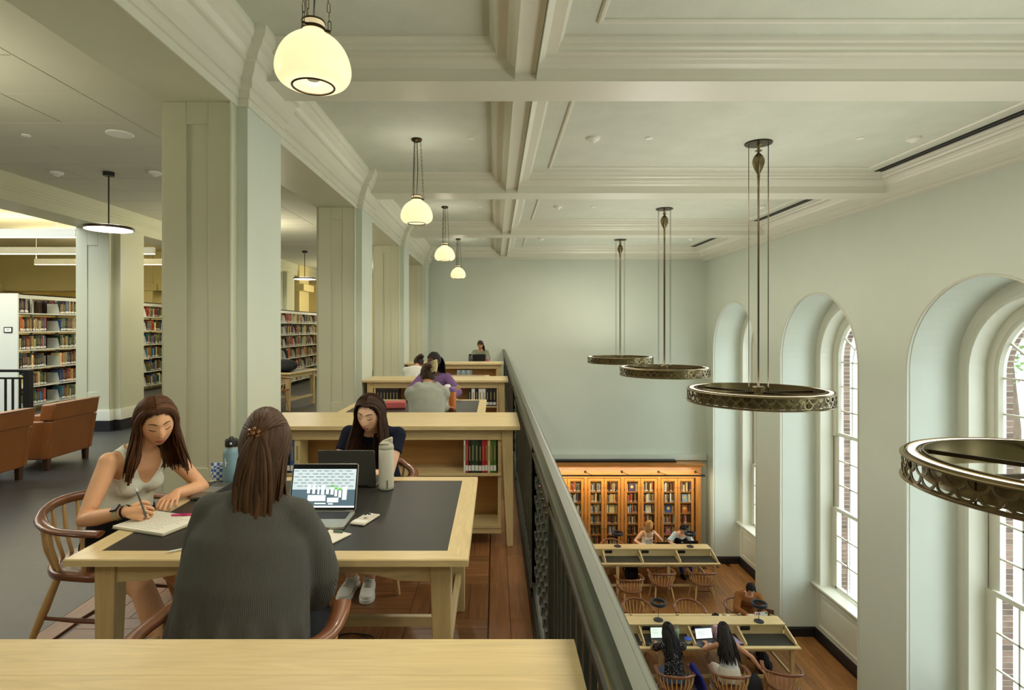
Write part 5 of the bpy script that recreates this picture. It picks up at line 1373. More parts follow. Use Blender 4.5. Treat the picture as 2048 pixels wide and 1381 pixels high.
# --- woman in navy behind the grey laptop
w2 = Person('woman in a navy top reading a grey laptop, long dark hair with a centre parting', (-.80, 3.89, 0), PI, (228, 184, 152), .97, .50, -.03, 0, (.30, -.20, -.10), (-.93, 3.42, .79), (-.80, 3.40, .79), (.45, -.5, -.8), (-.45, -.4, -.8), ((.10, .27), (-.01, .28)), .0068, .95, rn=7, eyes='open')
w2.hand('R', (.25, -.9, -.2), (0, 0, -1), .35, .2); w2.hand('L', (-.7, -.55, -.1), (0, 0, -1), .35, .3)
w2.finish(face=dict(n=72, m=60, eyes='down', brow=(44, 30, 24), lips=(186, 98, 88)))
w2.garment('navy_top', cloth('navy_knit', (22, 25, 44), .15), lambda mb: (w2.torso(mb, .009, 0, 7), w2.sleeve(mb, 'R', .42, .007), w2.sleeve(mb, 'L', .42, .007)))
w2.garment('leggings', BLKC, lambda mb: w2.shorts(mb, 1.72, .006))
w2.hair((58, 36, 22), [(a, b, c*1.7, d, V((.24, .06, 0)) if b[0] > 0 else e, f, g) for a, b, c, d, e, f, g in style('long', random.Random(14), .40, (0, -.02, 0), 540, .012, 0, 1.2)], rad=.0062)
w2.shoes(SNEAK, SNEAK, ((.10, 1), (-.12, 1)), laces=True, L=.262)
# --- woman in the grey sweater, back to the viewer
w3 = Person('woman seen from behind in a ribbed charcoal sweater, brown hair half clipped up', (-.838, 1.93, 0), .02, (216, 166, 128), 1.0, .12, 0.06, 0, (.22, .10, -.04), (-.74, 2.30, .79), (-.92, 2.30, .785), (.26, -.45, -1), (-.5, -.5, -1), ((.1, .42), (-.12, .40)), .0085, .9, rn=9, width=.90, hs=1.0)
w3.arms['R'] = w3.arms['R']
w3.hand('R', (0, 1, -.1), (0, 0, -1), .3, .3); w3.hand('L', (0, 1, -.1), (0, 0, -1), .3, .3)
w3.finish(face=dict(n=48, m=36))
def swt(mb):
    s = 1.0; sp = [w3.P-V((0, .0, .10)), w3.P+V((0, -.01, .02)), w3.mid+V((0, -.02, 0)), w3.mid+(w3.N-w3.mid)*.45+V((0, -.015, 0)), w3.N-w3.u2*.05, w3.N+w3.u2*.012]
    mb.tube(sp, [(.215, .165), (.225, .175), (.213, .15), (.195, .135), (.15, .105), (.064, .06)], 24, side=V((1, 0, 0)))
    mb.tube([w3.SR, w3.N-w3.u2*.03, w3.SL], [.058, .066, .058], 14)
    for sd in 'RL':
        S, E, W = w3.arms[sd]; o = w3.sh*(.03 if sd == 'R' else -.03)
        mb.tube([S, S+(E-S)*.4+o, S+(E-S)*.8+o*1.4+V((0, -.01, -.02)), E+o+V((0, -.02, -.035)), E+(W-E)*.3+V((0, 0, -.02)), E+(W-E)*.62, E+(W-E)*.78], [.058, .068, .076, .074, .064, .05, .045], 16)
        mb.ball(S, .062, 14, 10); mb.ball(S+(E-S)*.3, .068, 14, 10)
    # hanging folds
    for i in range(7):
        a = -PI+PI*(i+.5)/7; mb.tube([V((.17*math.cos(a), .10*math.sin(a)-.05, .86)), V((.208*math.cos(a), .15*math.sin(a)-.05, .66)), V((.205*math.cos(a), .155*math.sin(a)-.05, .50))], [.012, .028, .030], 8)
w3.garment('ribbed_sweater', ribbed('charcoal_rib', (86, 86, 80)), swt, .010, 6)
mb = MB(); ring = [w3.N+w3.u2*.018+V((.066*math.cos(2*PI*i/20), .062*math.sin(2*PI*i/20)-.002, .004*math.sin(2*PI*i/20))) for i in range(21)]
mb.tube(ring, .0095, 8).build('collar', mat('charcoal_collar', (62, 62, 56), .9), w3.o, 60)
w3.garment('trousers', cloth('dark_trousers', (44, 46, 50)), lambda mb: w3.shorts(mb, 1.9, .012))
sp = style('clip', random.Random(2), .45, (0, -.16, 0), 280, .016)+style('back', random.Random(3), .43, (0, -.15, 0), 620, .018)
sp = [(S, E, ly*1.7, L*w3.rn.choice((.7, .85, 1, 1.1, 1.25))*w3.rn.uniform(.9, 1.06), b, w) for S, E, ly, L, b, w in sp]
w3.hair((76, 52, 32), sp, rad=.0046, flare=-.06)
cp = w3.HM @ (V((-.012, -.112, .036))*w3.hs); mb = MB()
for i in range(6): a = 2*PI*i/6; mb.tube([cp+V((.012*math.cos(a)-.0, -.004, .012*math.sin(a))), cp+V((.02*math.cos(a+.5), .004, .016*math.sin(a+.5)))], .006, 7)
mb.ball(cp+V((0, -.006, 0)), .008, 10, 8); mb.build('hair_clip', mat('tortoise', (120, 74, 30), .25, var=.4, vs=60, coat=.5), w3.o, 60)
w3.shoes(BLKC)
# --- balcony, second table
p4 = Person('person in a grey hoodie with a cream claw clip, back turned', (-.67, 5.62, 0), .05, (188, 136, 100), 1.0, .42, 0, 0, (.55, .15, 0), (-.85, 6.10, .79), (-.48, 6.12, .79), (.9, -.5, -.3), (-.9, -.5, -.3), vox=.011, bust=0, rn=21, width=.96)
p4.hand('R', (.1, 1, -.1), (0, 0, -1), .3); p4.hand('L', (-.1, 1, -.1), (0, 0, -1), .3); p4.finish(face=dict(n=36, m=28))
HOOD = cloth('grey_fleece', (158, 162, 150), .3, 90)
def hoo(mb):
    p4.torso(mb, .035, 0, 7, 1.1); p4.sleeve(mb, 'R', 1.9, .026); p4.sleeve(mb, 'L', 1.9, .026)
    mb.tube([p4.N-p4.u2*.14, p4.N-p4.u2*.05, p4.N+p4.u2*.04], [(.19, .11), (.13, .10), (.08, .075)], 16, side=p4.sh)
    c = p4.N; mb.tube([c+V(q) for q in ((-.085, .06, .035), (-.10, -.03, .02), (-.05, -.09, -.02), (0, -.105, -.045), (.05, -.09, -.02), (.10, -.03, .02), (.085, .06, .035))], [.032, .05, .062, .068, .062, .05, .032], 12)
p4.garment('hoodie', HOOD, hoo, .012, 4)
p4.garment('trousers', BLKC, lambda mb: p4.shorts(mb, 1.9, .012), .014)
bun = (.05, -.80, .55)
def bunx(mb):
    c = p4.HM @ (V((.015, -.10, .055))*p4.hs); mb.ball(c, (.04, .04, .035), 12, 8); mb.ball(c+V((.02, .01, .03)), (.03, .03, .025), 10, 8)
p4.hair((66, 46, 32), style('pulled', random.Random(5), .01, bun, 60), rad=.01, extra=bunx)
CLAW = mat('claw_cream', (228, 216, 164), .3, coat=.3); mb = MB(); c = p4.HM @ (V((.045, -.13, .04))*p4.hs)
for i in range(7):
    z = .05-i*.017; mb.tube([c+V((.03, .0, z+.012)), c+V((.0, -.016, z)), c+V((-.032, .004, z-.014))], [.006, .005, .003], 6)
mb.tube([c+V((.03, 0, .065)), c+V((.032, -.004, 0)), c+V((.024, 0, -.06))], [.006, .010, .006], 8); mb.build('claw_clip', CLAW, p4.o, 60)
p4.shoes(WHTC)
p5 = Person('person with dark braids in a purple top facing left, second balcony table', (-.78, 7.48, 0), PI, (96, 62, 44), .98, .22, 0, 0, (.05, -.75, 0), (-1.05, 7.0, .79), (-.55, 7.05, .79), vox=.011, rn=22, eyes='open')
p5.hand('R', (.2, -1, -.1), (0, 0, -1), .3); p5.hand('L', (-.2, -1, -.1), (0, 0, -1), .3); p5.finish(face=dict(n=40, m=32, eyes='open', brow=(24, 16, 14), lips=(110, 60, 54)))
p5.garment('purple_top', cloth('purple_cloth', (112, 84, 128)), lambda mb: (p5.torso(mb, .016), p5.sleeve(mb, 'R', 1.9, .014), p5.sleeve(mb, 'L', 1.9, .014)), .013)
p5.garment('trousers', BLKC, lambda mb: p5.shorts(mb, 1.9, .012), .014)
p5.hair((26, 20, 18), style('pulled', random.Random(6), .26, (.35, -.9, .25), 70), rad=.008)
p5.shoes(BLKC)
p6 = Person('person with a dark messy bun and white shirt, bent low at third balcony table', (-1.34, 9.28, 0), -.15, (190, 140, 108), .97, .60, 0, 0, (.75, .3, 0), (-1.5, 9.85, .79), (-1.15, 9.88, .79), vox=.012, bust=0, rn=23)
p6.hand('R', (0, 1, -.1), (0, 0, -1), .3); p6.hand('L', (0, 1, -.1), (0, 0, -1), .3); p6.finish(face=dict(n=30, m=24))
p6.garment('white_shirt', WHTC, lambda mb: (p6.torso(mb, .022), p6.sleeve(mb, 'R', 1.8, .016), p6.sleeve(mb, 'L', 1.8, .016)), .014)
p6.garment('trousers', BLKC, lambda mb: p6.shorts(mb, 1.9, .012), .016)
p6.hair((52, 36, 28), style('pulled', random.Random(8), .01, (0, -.9, .4), 50), rad=.011, extra=lambda mb: [mb.ball(p6.HM @ (V((.0+.02*i, -.10-.01*(i % 2), .05+.018*(i % 3)))*p6.hs), .032, 10, 8) for i in range(4)])
p6.shoes(BLKC)
p7 = Person('farthest balcony reader in a grey green top behind a dark laptop', (-.38, 15.05, 0), PI, (198, 148, 116), .97, .22, 0, 0, (.5, 0, 0), (-.55, 14.5, .79), (-.2, 14.5, .79), vox=.012, rn=24)
p7.hand('R', (.2, -1, -.1), (0, 0, -1), .3); p7.hand('L', (-.2, -1, -.1), (0, 0, -1), .3); p7.finish(face=dict(n=36, m=28))
p7.garment('top', cloth('sage_cloth', (128, 130, 112)), lambda mb: (p7.torso(mb, .02), p7.sleeve(mb, 'R', 1.9, .018), p7.sleeve(mb, 'L', 1.9, .018)), .014)
p7.garment('trousers', BLKC, lambda mb: p7.shorts(mb, 1.9, .012), .016)
p7.hair((58, 40, 30), style('pulled', random.Random(9), .22, (-.5, -.75, -.1), 60), rad=.009)
p7.shoes(BLKC)
# --- lower hall
def lift(sp):   # hair that lies on a back bent forward
    out = []
    for t in sp:
        t = list(t)
        if t[1][1] < .3: t[1] = (t[1][0]*1.0, t[1][1]*1.1, t[1][2]+.42); t[4] = V((t[1][0]*.15, -1.15, 0)); t[3] *= 1.25; t[2] += .05
        out.append(tuple(t))
    return out
F = ZF
def low_person(lbl, x, y, rz, **k): return Person(lbl, (x, y, F), rz, vox=.0115, **k)
q1 = low_person('dark haired reader in a dotted black top, back turned, near carrel', 3.02, 9.70, .04, tone=(150, 104, 74), lean=.42, head=(.5, .1, 0), wR=(3.22, 10.28, F+.80), wL=(2.86, 10.25, F+.80), eR=(.9, -.5, -.3), eL=(-.9, -.5, -.3), rn=31)
q1.hand('R', (-.3, 1, -.1), (0, 0, -1), .4); q1.hand('L', (.2, 1, -.1), (0, 0, -1), .4); q1.finish(face=dict(n=30, m=24))
def dotted():
    m = cloth('dotted_black', (30, 30, 34), .1); nt = m.node_tree; N = nt.nodes; L = nt.links
    tc = N.new('ShaderNodeTexCoord'); vo = N.new('ShaderNodeTexVoronoi'); vo.inputs['Scale'].default_value = 42; L.new(tc.outputs['Object'], vo.inputs['Vector'])
    r = N.new('ShaderNodeMath'); r.operation = 'LESS_THAN'; r.inputs[1].default_value = .28; L.new(vo.outputs['Distance'], r.inputs[0])
    mx = N.new('ShaderNodeMix'); mx.data_type = 'RGBA'; mx.inputs[6].default_value = lin((30, 30, 34))+(1,); mx.inputs[7].default_value = lin((170, 166, 156))+(1,); L.new(r.outputs[0], mx.inputs[0]); L.new(mx.outputs[2], N['Principled BSDF'].inputs['Base Color']); return m
q1.garment('dotted_top', dotted(), lambda mb: (q1.torso(mb, .016, 1, 7), q1.sleeve(mb, 'R', .7, .016), q1.sleeve(mb, 'L', .7, .016)), .013)
q1.garment('shorts', DEN, lambda mb: q1.shorts(mb, .6, .016), .015)
q1.hair((24, 20, 20), lift(style('long', random.Random(31), .30, (0, -.55, 0), 130, .012)+style('back', random.Random(32), .36, (0, -.62, .1), 90, .016)), rad=.010)
q1.shoes(WHTC)
q2 = low_person('dark haired reader in a white tank top, back turned, near carrel', 3.95, 9.70, -.05, tone=(190, 138, 104), lean=.40, head=(.4, -.1, 0), wR=(4.52, 9.72, F+.62), wL=(3.76, 10.20, F+.80), eR=(.9, -.2, -.2), eL=(-.9, -.3, -.4), rn=33)
q2.hand('R', (.7, -.2, -.7), (-.5, .3, -.6), .5); q2.hand('L', (-.1, 1, .1), (0, .1, -1), .3); q2.finish(face=dict(n=30, m=24))
q2.region('tank_top', cloth('white_rib', (206, 210, 212), .1), lambda x, y, w, v: min(w+.12, 1.0-w, .19-y, (q2.armdist(v)-.062)*4, .15-abs(x), max(abs(x)-.06, .80-w), max(.11-abs(x), .74-w)), .007)
q2.garment('trousers', CREAMP, lambda mb: q2.shorts(mb, 1.85, .02), .015)
q2.hair((30, 24, 22), lift(style('long', random.Random(33), .34, (0, -.5, 0), 130, .012)+style('back', random.Random(34), .42, (0, -.6, .1), 90, .016)), rad=.010)
q2.shoes(WHTC)
q3 = low_person('curly haired man in a brown jacket typing behind a ring lamp', 5.12, 11.72, PI-.12, tone=(206, 156, 128), s=1.05, lean=.38, head=(.45, -.1, 0), wR=(4.92, 11.2, F+.81), wL=(5.18, 11.16, F+.81), bust=0, rn=35, width=1.14)
q3.hand('R', (.4, -.9, 0), (0, 0, -1), .4); q3.hand('L', (.1, -.95, 0), (0, 0, -1), .4); q3.finish(face=dict(n=40, m=32, brow=(24, 18, 16), lips=(170, 100, 92)))
q3.garment('brown_jacket', cloth('rust_cloth', (134, 84, 42), .3), lambda mb: (q3.torso(mb, .022), q3.sleeve(mb, 'R', 1.92, .02), q3.sleeve(mb, 'L', 1.92, .02)), .013)
q3.garment('trousers', NAVYC, lambda mb: q3.shorts(mb, 1.9, .014), .015)
def curls(mb):
    rn = random.Random(4)
    for i in range(150):
        az = rn.uniform(-PI, PI); z = rn.uniform(-.1, 1) if abs(az) > 1.0 else rn.uniform(.52, 1); q = V((math.sin(az)*math.sqrt(max(0, 1-z*z)), math.cos(az)*math.sqrt(max(0, 1-z*z)), z))
        k = rn.uniform(.6, 1.3); mb.cc = tuple(x*k for x in lin((30, 24, 22))); mb.ball(q3.HM @ (V((q.x*.08, q.y*.10, q.z*.125+.005))*q3.hs), rn.uniform(.012, .02), 7, 5)
q3.hair((30, 24, 22), [], extra=curls); q3.shoes(BLKC)
q4 = low_person('blonde reader in a white camisole, hand raised to her chin', 4.03, 15.22, PI+.12, tone=(222, 172, 134), lean=.20, head=(.15, .55, 0), wR=(3.78, 14.86, F+.80), wL=(4.20, 14.98, F+1.02), eR=(.8, -.2, -.5), eL=(-.75, .1, -.75), rn=37)
q4.hand('R', (.6, -.8, 0), (0, 0, -1), .3); q4.hand('L', (-.5, .1, .7), (-.5, .6, 0), .7); q4.finish(face=dict(n=36, m=28, brow=(130, 92, 56)))
q4.region('camisole', cloth('camisole_white', (230, 224, 214), .1), lambda x, y, w, v: min(w+.12, .98-w, .19-y, (q4.armdist(v)-.062)*4, max(.70-w, min(abs(x)-.07, .095-abs(x)))), .008)
q4.garment('skirt', CREAMP, lambda mb: q4.shorts(mb, .7, .02), .015)
q4.hair((186, 138, 72), style('bob', random.Random(37), .14, (0, -.02, 0), 130, .008, .2), rad=.011); q4.shoes(WHTC)
q5 = low_person('reader with dark headphones in a pale off shoulder wrap', 4.88, 15.22, PI+.1, tone=(216, 164, 128), lean=.34, head=(.62, -.25, 0), wR=(4.68, 14.82, F+.80), wL=(4.98, 14.80, F+.80), rn=39)
q5.hand('R', (.5, -.85, 0), (0, 0, -1), .3); q5.hand('L', (-.3, -.9, 0), (0, 0, -1), .3); q5.finish(face=dict(n=36, m=28))
q5.garment('black_top', BLKC, lambda mb: q5.torso(mb, .008, 0, 5), .013)
def wrap(mb):
    q5.sleeve(mb, 'R', .9, .02); q5.sleeve(mb, 'L', .9, .02); a = q5.N-q5.u2*.13
    mb.tube([q5.SR-q5.u2*.03, a+q5.fw*.09, q5.SL-q5.u2*.03], [.055, .045, .055], 12); mb.tube([q5.SR-q5.u2*.03, a-q5.fw*.09, q5.SL-q5.u2*.03], [.055, .05, .055], 12); mb.tube([q5.SL-q5.u2*.06, q5.mid+q5.fw*.12], [.05, .03], 10)
q5.garment('wrap', cloth('pale_grey_wrap', (186, 196, 200), .2), wrap, .013)
q5.garment('jeans', cloth('blue_denim', (52, 76, 130)), lambda mb: q5.shorts(mb, 1.9, .012), .015)
q5.hair((32, 26, 26), style('pulled', random.Random(39), .01, (0, -.95, .0), 60), rad=.010, extra=lambda mb: mb.ball(q5.HM @ V((0, -.11, -.0)), .035, 10, 8)); q5.shoes(BLKC)
hpn = thing('headphones', 'dark over ear headphones worn by the reader at the far carrel end', 'headphones', tuple(q5.M @ q5.H)); 
R3 = (q5.M @ q5.HM).to_3x3(); mb = MB(); mb.tube([R3 @ V((.095*math.cos(PI*i/16), .0, .10*math.sin(PI*i/16)+.045*math.sin(PI*i/16))) for i in range(17)], [(.012, .007)]*17, 8).build('headband', mat('headphone_blue', (40, 46, 62), .4), hpn, 60)
for k in (-1, 1): MB().ball(R3 @ V((k*.093, -.005, -.004)), (.022, .038, .044), 14, 10, R3).build('ear_cup', mat('headphone_grey', (120, 122, 126), .4, metal=.2), hpn, 60)
# ------------------------------------------------------------------ things on the tables
ALU = mat('aluminium', (176, 176, 164), .35, metal=.7); ALUD = mat('space_grey', (120, 120, 112), .38, metal=.7); KEYS = mat('keys', (26, 26, 28), .5); SCRB = mat('screen_black', (18, 20, 24), .15)
def scr(name, col, e=.9): return mat(name, col, .3, emit=e, ecol=col)
SW = scr('screen_white', (200, 218, 224), .55); SG = scr('screen_slate', (78, 100, 112), .7); SK = scr('screen_ink', (40, 44, 48), .3); SGR = scr('screen_green', (96, 176, 62), .8); SWH = scr('screen_bright', (236, 244, 246), .6)
def laptop(label, loc, rz, w=.312, d=.218, tilt=.35, m=ALU, content=None, group=None, wall=None):
    t = thing('laptop', label, 'laptop', loc, rz, group)
    def rr(x0, x1, y0, y1, r, n=4):
        o = []
        for cx, cy, a in ((x1-r, y1-r, 0), (x0+r, y1-r, PI/2), (x0+r, y0+r, PI), (x1-r, y0+r, 3*PI/2)):
            for i in range(n+1): o.append((cx+r*math.cos(a+PI/2*i/n), cy+r*math.sin(a+PI/2*i/n)))
        return o
    MB().prism(rr(-w/2, w/2, -d, 0, .014), 'z', .001, .014).build('base', m, t, 30, .0015)
    mb = MB(); mb.box(-w*.44, w*.44, -d*.52, -d*.08, .0142, .0146)
    mb.build('key_bed', KEYS, t, 0)
    mb = MB()
    for r in range(5):
        for i in range(13): x = -w*.43+i*w*.0665; y = -d*.50+r*d*.084; mb.box(x, x+w*.056, y, y+d*.066, .0146, .0156)
    mb.build('keys', mat('keycap', (38, 38, 40), .5), t, 0)
    MB().box(-w*.17, w*.17, -d*.93, -d*.56, .0141, .0146).build('trackpad', mat('trackpad', (160, 160, 150), .3, metal=.5), t, 0)
    h = d*.98; M = Matrix.Translation((0, .0, .012)) @ Matrix.Rotation(-tilt, 4, 'X') @ Matrix.Rotation(PI/2, 4, 'X')
    MB().prism(rr(-w/2, w/2, 0, h, .012), 'z', -.005, 0).xf(M).build('lid', m, t, 30, .001)
    MB().box(-w/2+.004, w/2-.004, .006, h-.004, .0002, .0008).xf(M).build('bezel', SCRB, t, 0)
    MB().tube([(-w*.36, 0, .010), (w*.36, 0, .010)], .006, 8).build('hinge', KEYS, t, 60)
    if content: content(t, M, w, h)
    return t
def q(t, M, nm, m, boxes, z=.001):
    mb = MB()
    for i, (x0, x1, y0, y1) in enumerate(boxes): mb.box(x0, x1, y0, y1, z, z+.0003)
    mb.xf(M).build(nm, m, t, 0)
def c_lab(t, M, w, h):
    X, Y = w/2-.009, h-.022
    q(t, M, 'display', SW, [(-X, X, .10, Y-.004)]); q(t, M, 'display', SG, [(-X, X, .020, .10)])
    rn = random.Random(3); rows = []
    for r in range(6):
        y = Y-.014-r*.0145; x = -X+.004+(r % 2)*.018
        while x < X-.03: rows.append((x, x+rn.uniform(.018, .027), y, y+.0022)); x += .036
    q(t, M, 'text_rows', SK, rows, .0014)
    bt = []; gr = []
    for x, y, a, b, g in ((-.08, .082, .014, .040, 0), (-.055, .080, .014, .042, 0), (-.03, .078, .010, .035, 0), (-.012, .076, .016, .044, 0), (.012, .078, .014, .024, 0), (.034, .076, .015, .036, 1), (.054, .068, .013, .033, 1), (.073, .063, .014, .034, 1), (.092, .052, .022, .062, 0)):
        bt.append((x, x+a, y, y+b))
        if g: gr.append((x, x+a, y+b-.001, y+b+.009))
    q(t, M, 'picture', SWH, bt+[(-.075, .012, .046, .074), (.02, .075, .040, .062), (.026, .05, .030, .036), (-X, X, .016, .024), (-.04, .015, .032, .038)], .0017); q(t, M, 'picture', SGR, gr, .002)
def c_doc(t, M, w, h):
    q(t, M, 'display', SWH, [(-w/2+.01, w/2-.01, .02, h-.02)]); q(t, M, 'text_rows', mat('screen_grey', (150, 158, 160), .5, emit=.3, ecol=(150, 158, 160)), [(-w*.32, w*(.1+.2*((i*7) % 3)/2), h-.05-i*.013, h-.047-i*.013) for i in range(8)], .0014)
    q(t, M, 'tool_bar', SG, [(-w/2+.01, w/2-.01, h-.032, h-.02)], .0014)
def c_green(t, M, w, h): q(t, M, 'display', scr('screen_mint', (206, 226, 206), .85), [(-w/2+.01, w/2-.01, .02, h-.02)]); q(t, M, 'text_rows', SG, [(-w*.4, -w*.05, h-.05-i*.02, h-.046-i*.02) for i in range(5)]+[(.02, w*.4, h-.06-i*.02, h-.056-i*.02) for i in range(4)], .0014)
TZ = .7505
laptop('open silver laptop showing a picture of bottles, in front of the woman in grey sweater', (-.835, 2.775, TZ), 0, .325, .228, .30, ALU, c_lab)
l2 = laptop('grey laptop seen from its lid back, in front of the woman in navy', (-.825, 3.235, TZ), PI, .316, .215, .22, ALUD, None)
laptop('dark grey laptop seen edge on, at the left of the near table', (-1.39, 3.14, TZ), -PI/2, .30, .205, .30, ALUD, c_doc)
def bottle(name, label, loc, prof, m, lid=None, lm=None, n=24, group=None):
    t = thing(name, label, 'bottle', loc, 0, group); MB().lathe(prof, n).build('bottle_body', m, t, 50)
    if lid: MB().lathe(lid, n).build('lid', lm, t, 50)
    return t
CRB = mat('bottle_cream', (214, 210, 192), .45); CRL = mat('bottle_lid_stone', (188, 184, 164), .5)
b1 = bottle('water_bottle', 'tall cream water bottle with flip lid on the near table', (-.605, 3.20, TZ), [(.036, 0), (.041, .004), (.042, .02), (.042, .205), (.0415, .218), (.0405, .222)], CRB, [(.0405, .222), (.0415, .224), (.0415, .238), (.036, .25), (.030, .262), (.02, .268)], CRL)
M = Matrix.Identity(4)
MB().prism([(-.036, .235), (.03, .235), (.034, .262), (.034, .285), (.026, .288), (-.02, .268), (-.034, .258)], 'x', -.017, .017).xf(Matrix.Rotation(-PI/2, 4, 'Z')).build('spout', CRL, b1, 40, .004)
MB().tube([(-.034, -.01, .246), (-.03, -.030, .256), (0, -.036, .258), (.02, -.03, .256)], .004, 6).build('carry_loop', CRL, b1, 60)
text('owala', .02, 'lettering', KEYS, b1, Matrix.Translation((.012, -.0425, .035)) @ Matrix.Rotation(PI/2, 4, 'X') @ Matrix.Rotation(PI/2, 4, 'Z'))
BLB = mat('bottle_blue', (120, 152, 160), .5, metal=.1)
b2 = bottle('insulated_bottle', 'pale blue insulated bottle with black cap, left side of the near table', (-1.53, 3.34, TZ), [(.040, 0), (.045, .004), (.046, .02), (.046, .17), (.042, .188), (.033, .200), (.031, .208)], BLB, [(.034, .208), (.036, .211), (.036, .245), (.033, .250)], KEYS)
MB().lathe([(.0325, .198), (.0325, .209)], 24, cap=False).build('steel_collar', ALU, b2, 50); MB().tube([(-.012, 0, .248), (-.008, 0, .262), (.008, 0, .262), (.012, 0, .248)], .004, 6).build('cap_loop', KEYS, b2, 60); MB().ball((.012, -.036, .23), (.007, .003, .007), 12, 8).build('cap_button', LABELW, b2, 60)
mb = MB()
for p, r in (((-.016, 0), (.006, .0)), ): pass
mb.tube([(-.018, -.0425, .135), (-.012, -.0445, .118), (-.016, -.0435, .10)], .0022, 6).tube([(-.02, -.042, .118), (-.006, -.0455, .122)], .0018, 6); mb.ball((-.017, -.043, .142), .003, 8, 6).build('emblem', LABELW, b2, 60)
# phones, notebook, pens, papers
def phone(label, loc, rz, m, dark=False, w=.074, h=.15):
    t = thing('phone', label, 'phone', loc, rz); MB().box(-w/2, w/2, -h/2, h/2, .0005, .009).build('phone_body', m, t, 0, .003); return t
ph = phone('white phone in a clear case lying face down beside the silver laptop', (-.605, 2.68, TZ), -.30, mat('phone_white', (222, 216, 200), .25, coat=.4))
MB().box(-.032, .004, .030, .068, .009, .0115).build('camera_plate', PLASTW, ph, 0, .003)
mb = MB(); [mb.lathe([(.008, .0115), (.008, .014), (.0, .014)], 12, (x, y, 0)) for x, y in ((-.022, .058), (-.022, .040), (-.006, .049))]; mb.build('camera_lens', KEYS, ph, 40)
mb = MB(); mb.tube([(-.008, -.002, .0096), (.002, .006, .0096), (.014, -.004, .0096)], .0014, 5).tube([(-.004, .012, .0096), (.004, -.012, .0096)], .0014, 5); mb.build('doodle', KEYS, ph, 60)
MB().box(-.034, .034, -.066, -.028, .009, .0112).build('card_holder', PLASTW, ph, 0, .001)
phone('black phone at the back left of the near table, beside the blue bottle', (-1.585, 3.30, TZ), -1.2, mat('phone_black', (20, 20, 22), .2))
nb = thing('spiral_notebook', 'open spiral notebook with handwriting, under the writing hand', 'notebook', (-1.53, 2.625, TZ), -.33)
PAPER = mat('paper', (226, 222, 204), .8)
MB().box(-.15, .15, -.115, .115, 0, .003).build('cover', mat('kraft', (150, 140, 110), .8), nb, 0); MB().box(-.148, .148, -.113, .113, .003, .013).build('pages', PAPER, nb, 0, .001)
mb = MB()
rn = random.Random(8)
for i in range(12):
    y = .085-i*.0165; x = -.13
    while x < .05+.05*rn.random():
        l = rn.uniform(.008, .028); mb.box(x, x+l, y, y+.0016, .0131, .0134); x += l+.005
mb.build('handwriting', mat('ink', (120, 118, 130), .8), nb, 0)
mb = MB()
for i in range(26):
    x = -.14+i*.0112; mb.tube([(x, .112, .004), (x, .122, .010), (x, .112, .0165), (x, .104, .0125)], .0012, 5)
mb.build('spiral_wire', KEYS, nb, 60)
pp = thing('pink_pen', 'pink pen lying across the spiral notebook', 'pen', (-1.475, 2.70, TZ+.0185), .1); MB().tube([(-.045, 0, 0), (-.04, 0, 0), (-.02, 0, 0), (.08, 0, 0)], [.0015, .004, .0052, .0048], 10).build('pen_body', mat('pink_plastic', (214, 60, 122), .4), pp, 60); MB().tube([(.0, 0, 0), (.03, 0, 0)], .0058, 10).build('pen_grip', mat('pink_grip', (180, 40, 100), .5), pp, 60)
pk = thing('grey_pen', 'grey pen with white cap upright in the writing hand', 'pen', (-1.604, 2.635, TZ+.024)); MB().tube([(0, 0, -.006), (.004, .002, .006), (-.030, -.010, .125)], [.001, .0042, .0045], 8).build('pen_body', mat('pen_grey', (92, 100, 92), .4), pk, 60); MB().tube([(-.030, -.010, .125), (-.034, -.011, .140)], .0052, 8).build('pen_cap', PLASTW, pk, 60)
st = thing('white_stylus', 'white stylus near the front edge of the near table', 'stylus', (-1.245, 2.325, TZ+.005), .6); MB().tube([(-.075, 0, 0), (-.06, 0, 0), (.08, 0, 0)], [.001, .0045, .0045], 8).build('stylus_body', PLASTW, st, 60)
pa = thing('folded_paper', 'white folded paper half under the right sleeve of the grey sweater', 'paper', (-.72, 2.43, TZ), -.45); MB().box(-.06, .06, -.10, .10, 0, .004).build('sheet', PAPER, pa, 0); MB().tube([(-.02, .08, .009), (.02, .09, .009)], .006, 8).build('highlighter', mat('sage_plastic', (96, 120, 96), .5), pa, 60)
bg = thing('snack_pouch', 'blue and white checked pouch behind the blue bottle, near table', 'pouch', (-1.625, 3.40, TZ), .3)
def check():
    m = mat('check_cloth', (200, 214, 226), .8); nt = m.node_tree; N = nt.nodes; tc = N.new('ShaderNodeTexCoord'); ck = N.new('ShaderNodeTexChecker'); ck.inputs['Scale'].default_value = 60
    ck.inputs['Color1'].default_value = lin((60, 110, 190))+(1,); ck.inputs['Color2'].default_value = lin((220, 226, 230))+(1,); nt.links.new(tc.outputs['Object'], ck.inputs['Vector']); nt.links.new(ck.outputs[0], N['Principled BSDF'].inputs['Base Color']); return m
mb = MB(); mb.tube([(0, 0, .0), (0, 0, .03), (0, 0, .07), (0, 0, .10)], [(.045, .028), (.052, .034), (.046, .022), (.05, .004)], 12); mb.build('pouch_body', check(), bg, 60)
cb = thing('charging_cable', 'black charging cable looped on the floor under the near table', 'cable', (-.76, 3.02, .004)); MB().tube([(.09*math.cos(a*.35)*(1+.02*a), .06*math.sin(a*.35), .003+.001*(a % 3)) for a in range(30)], .0035, 6).build('cable_loop', CORD, cb, 60)
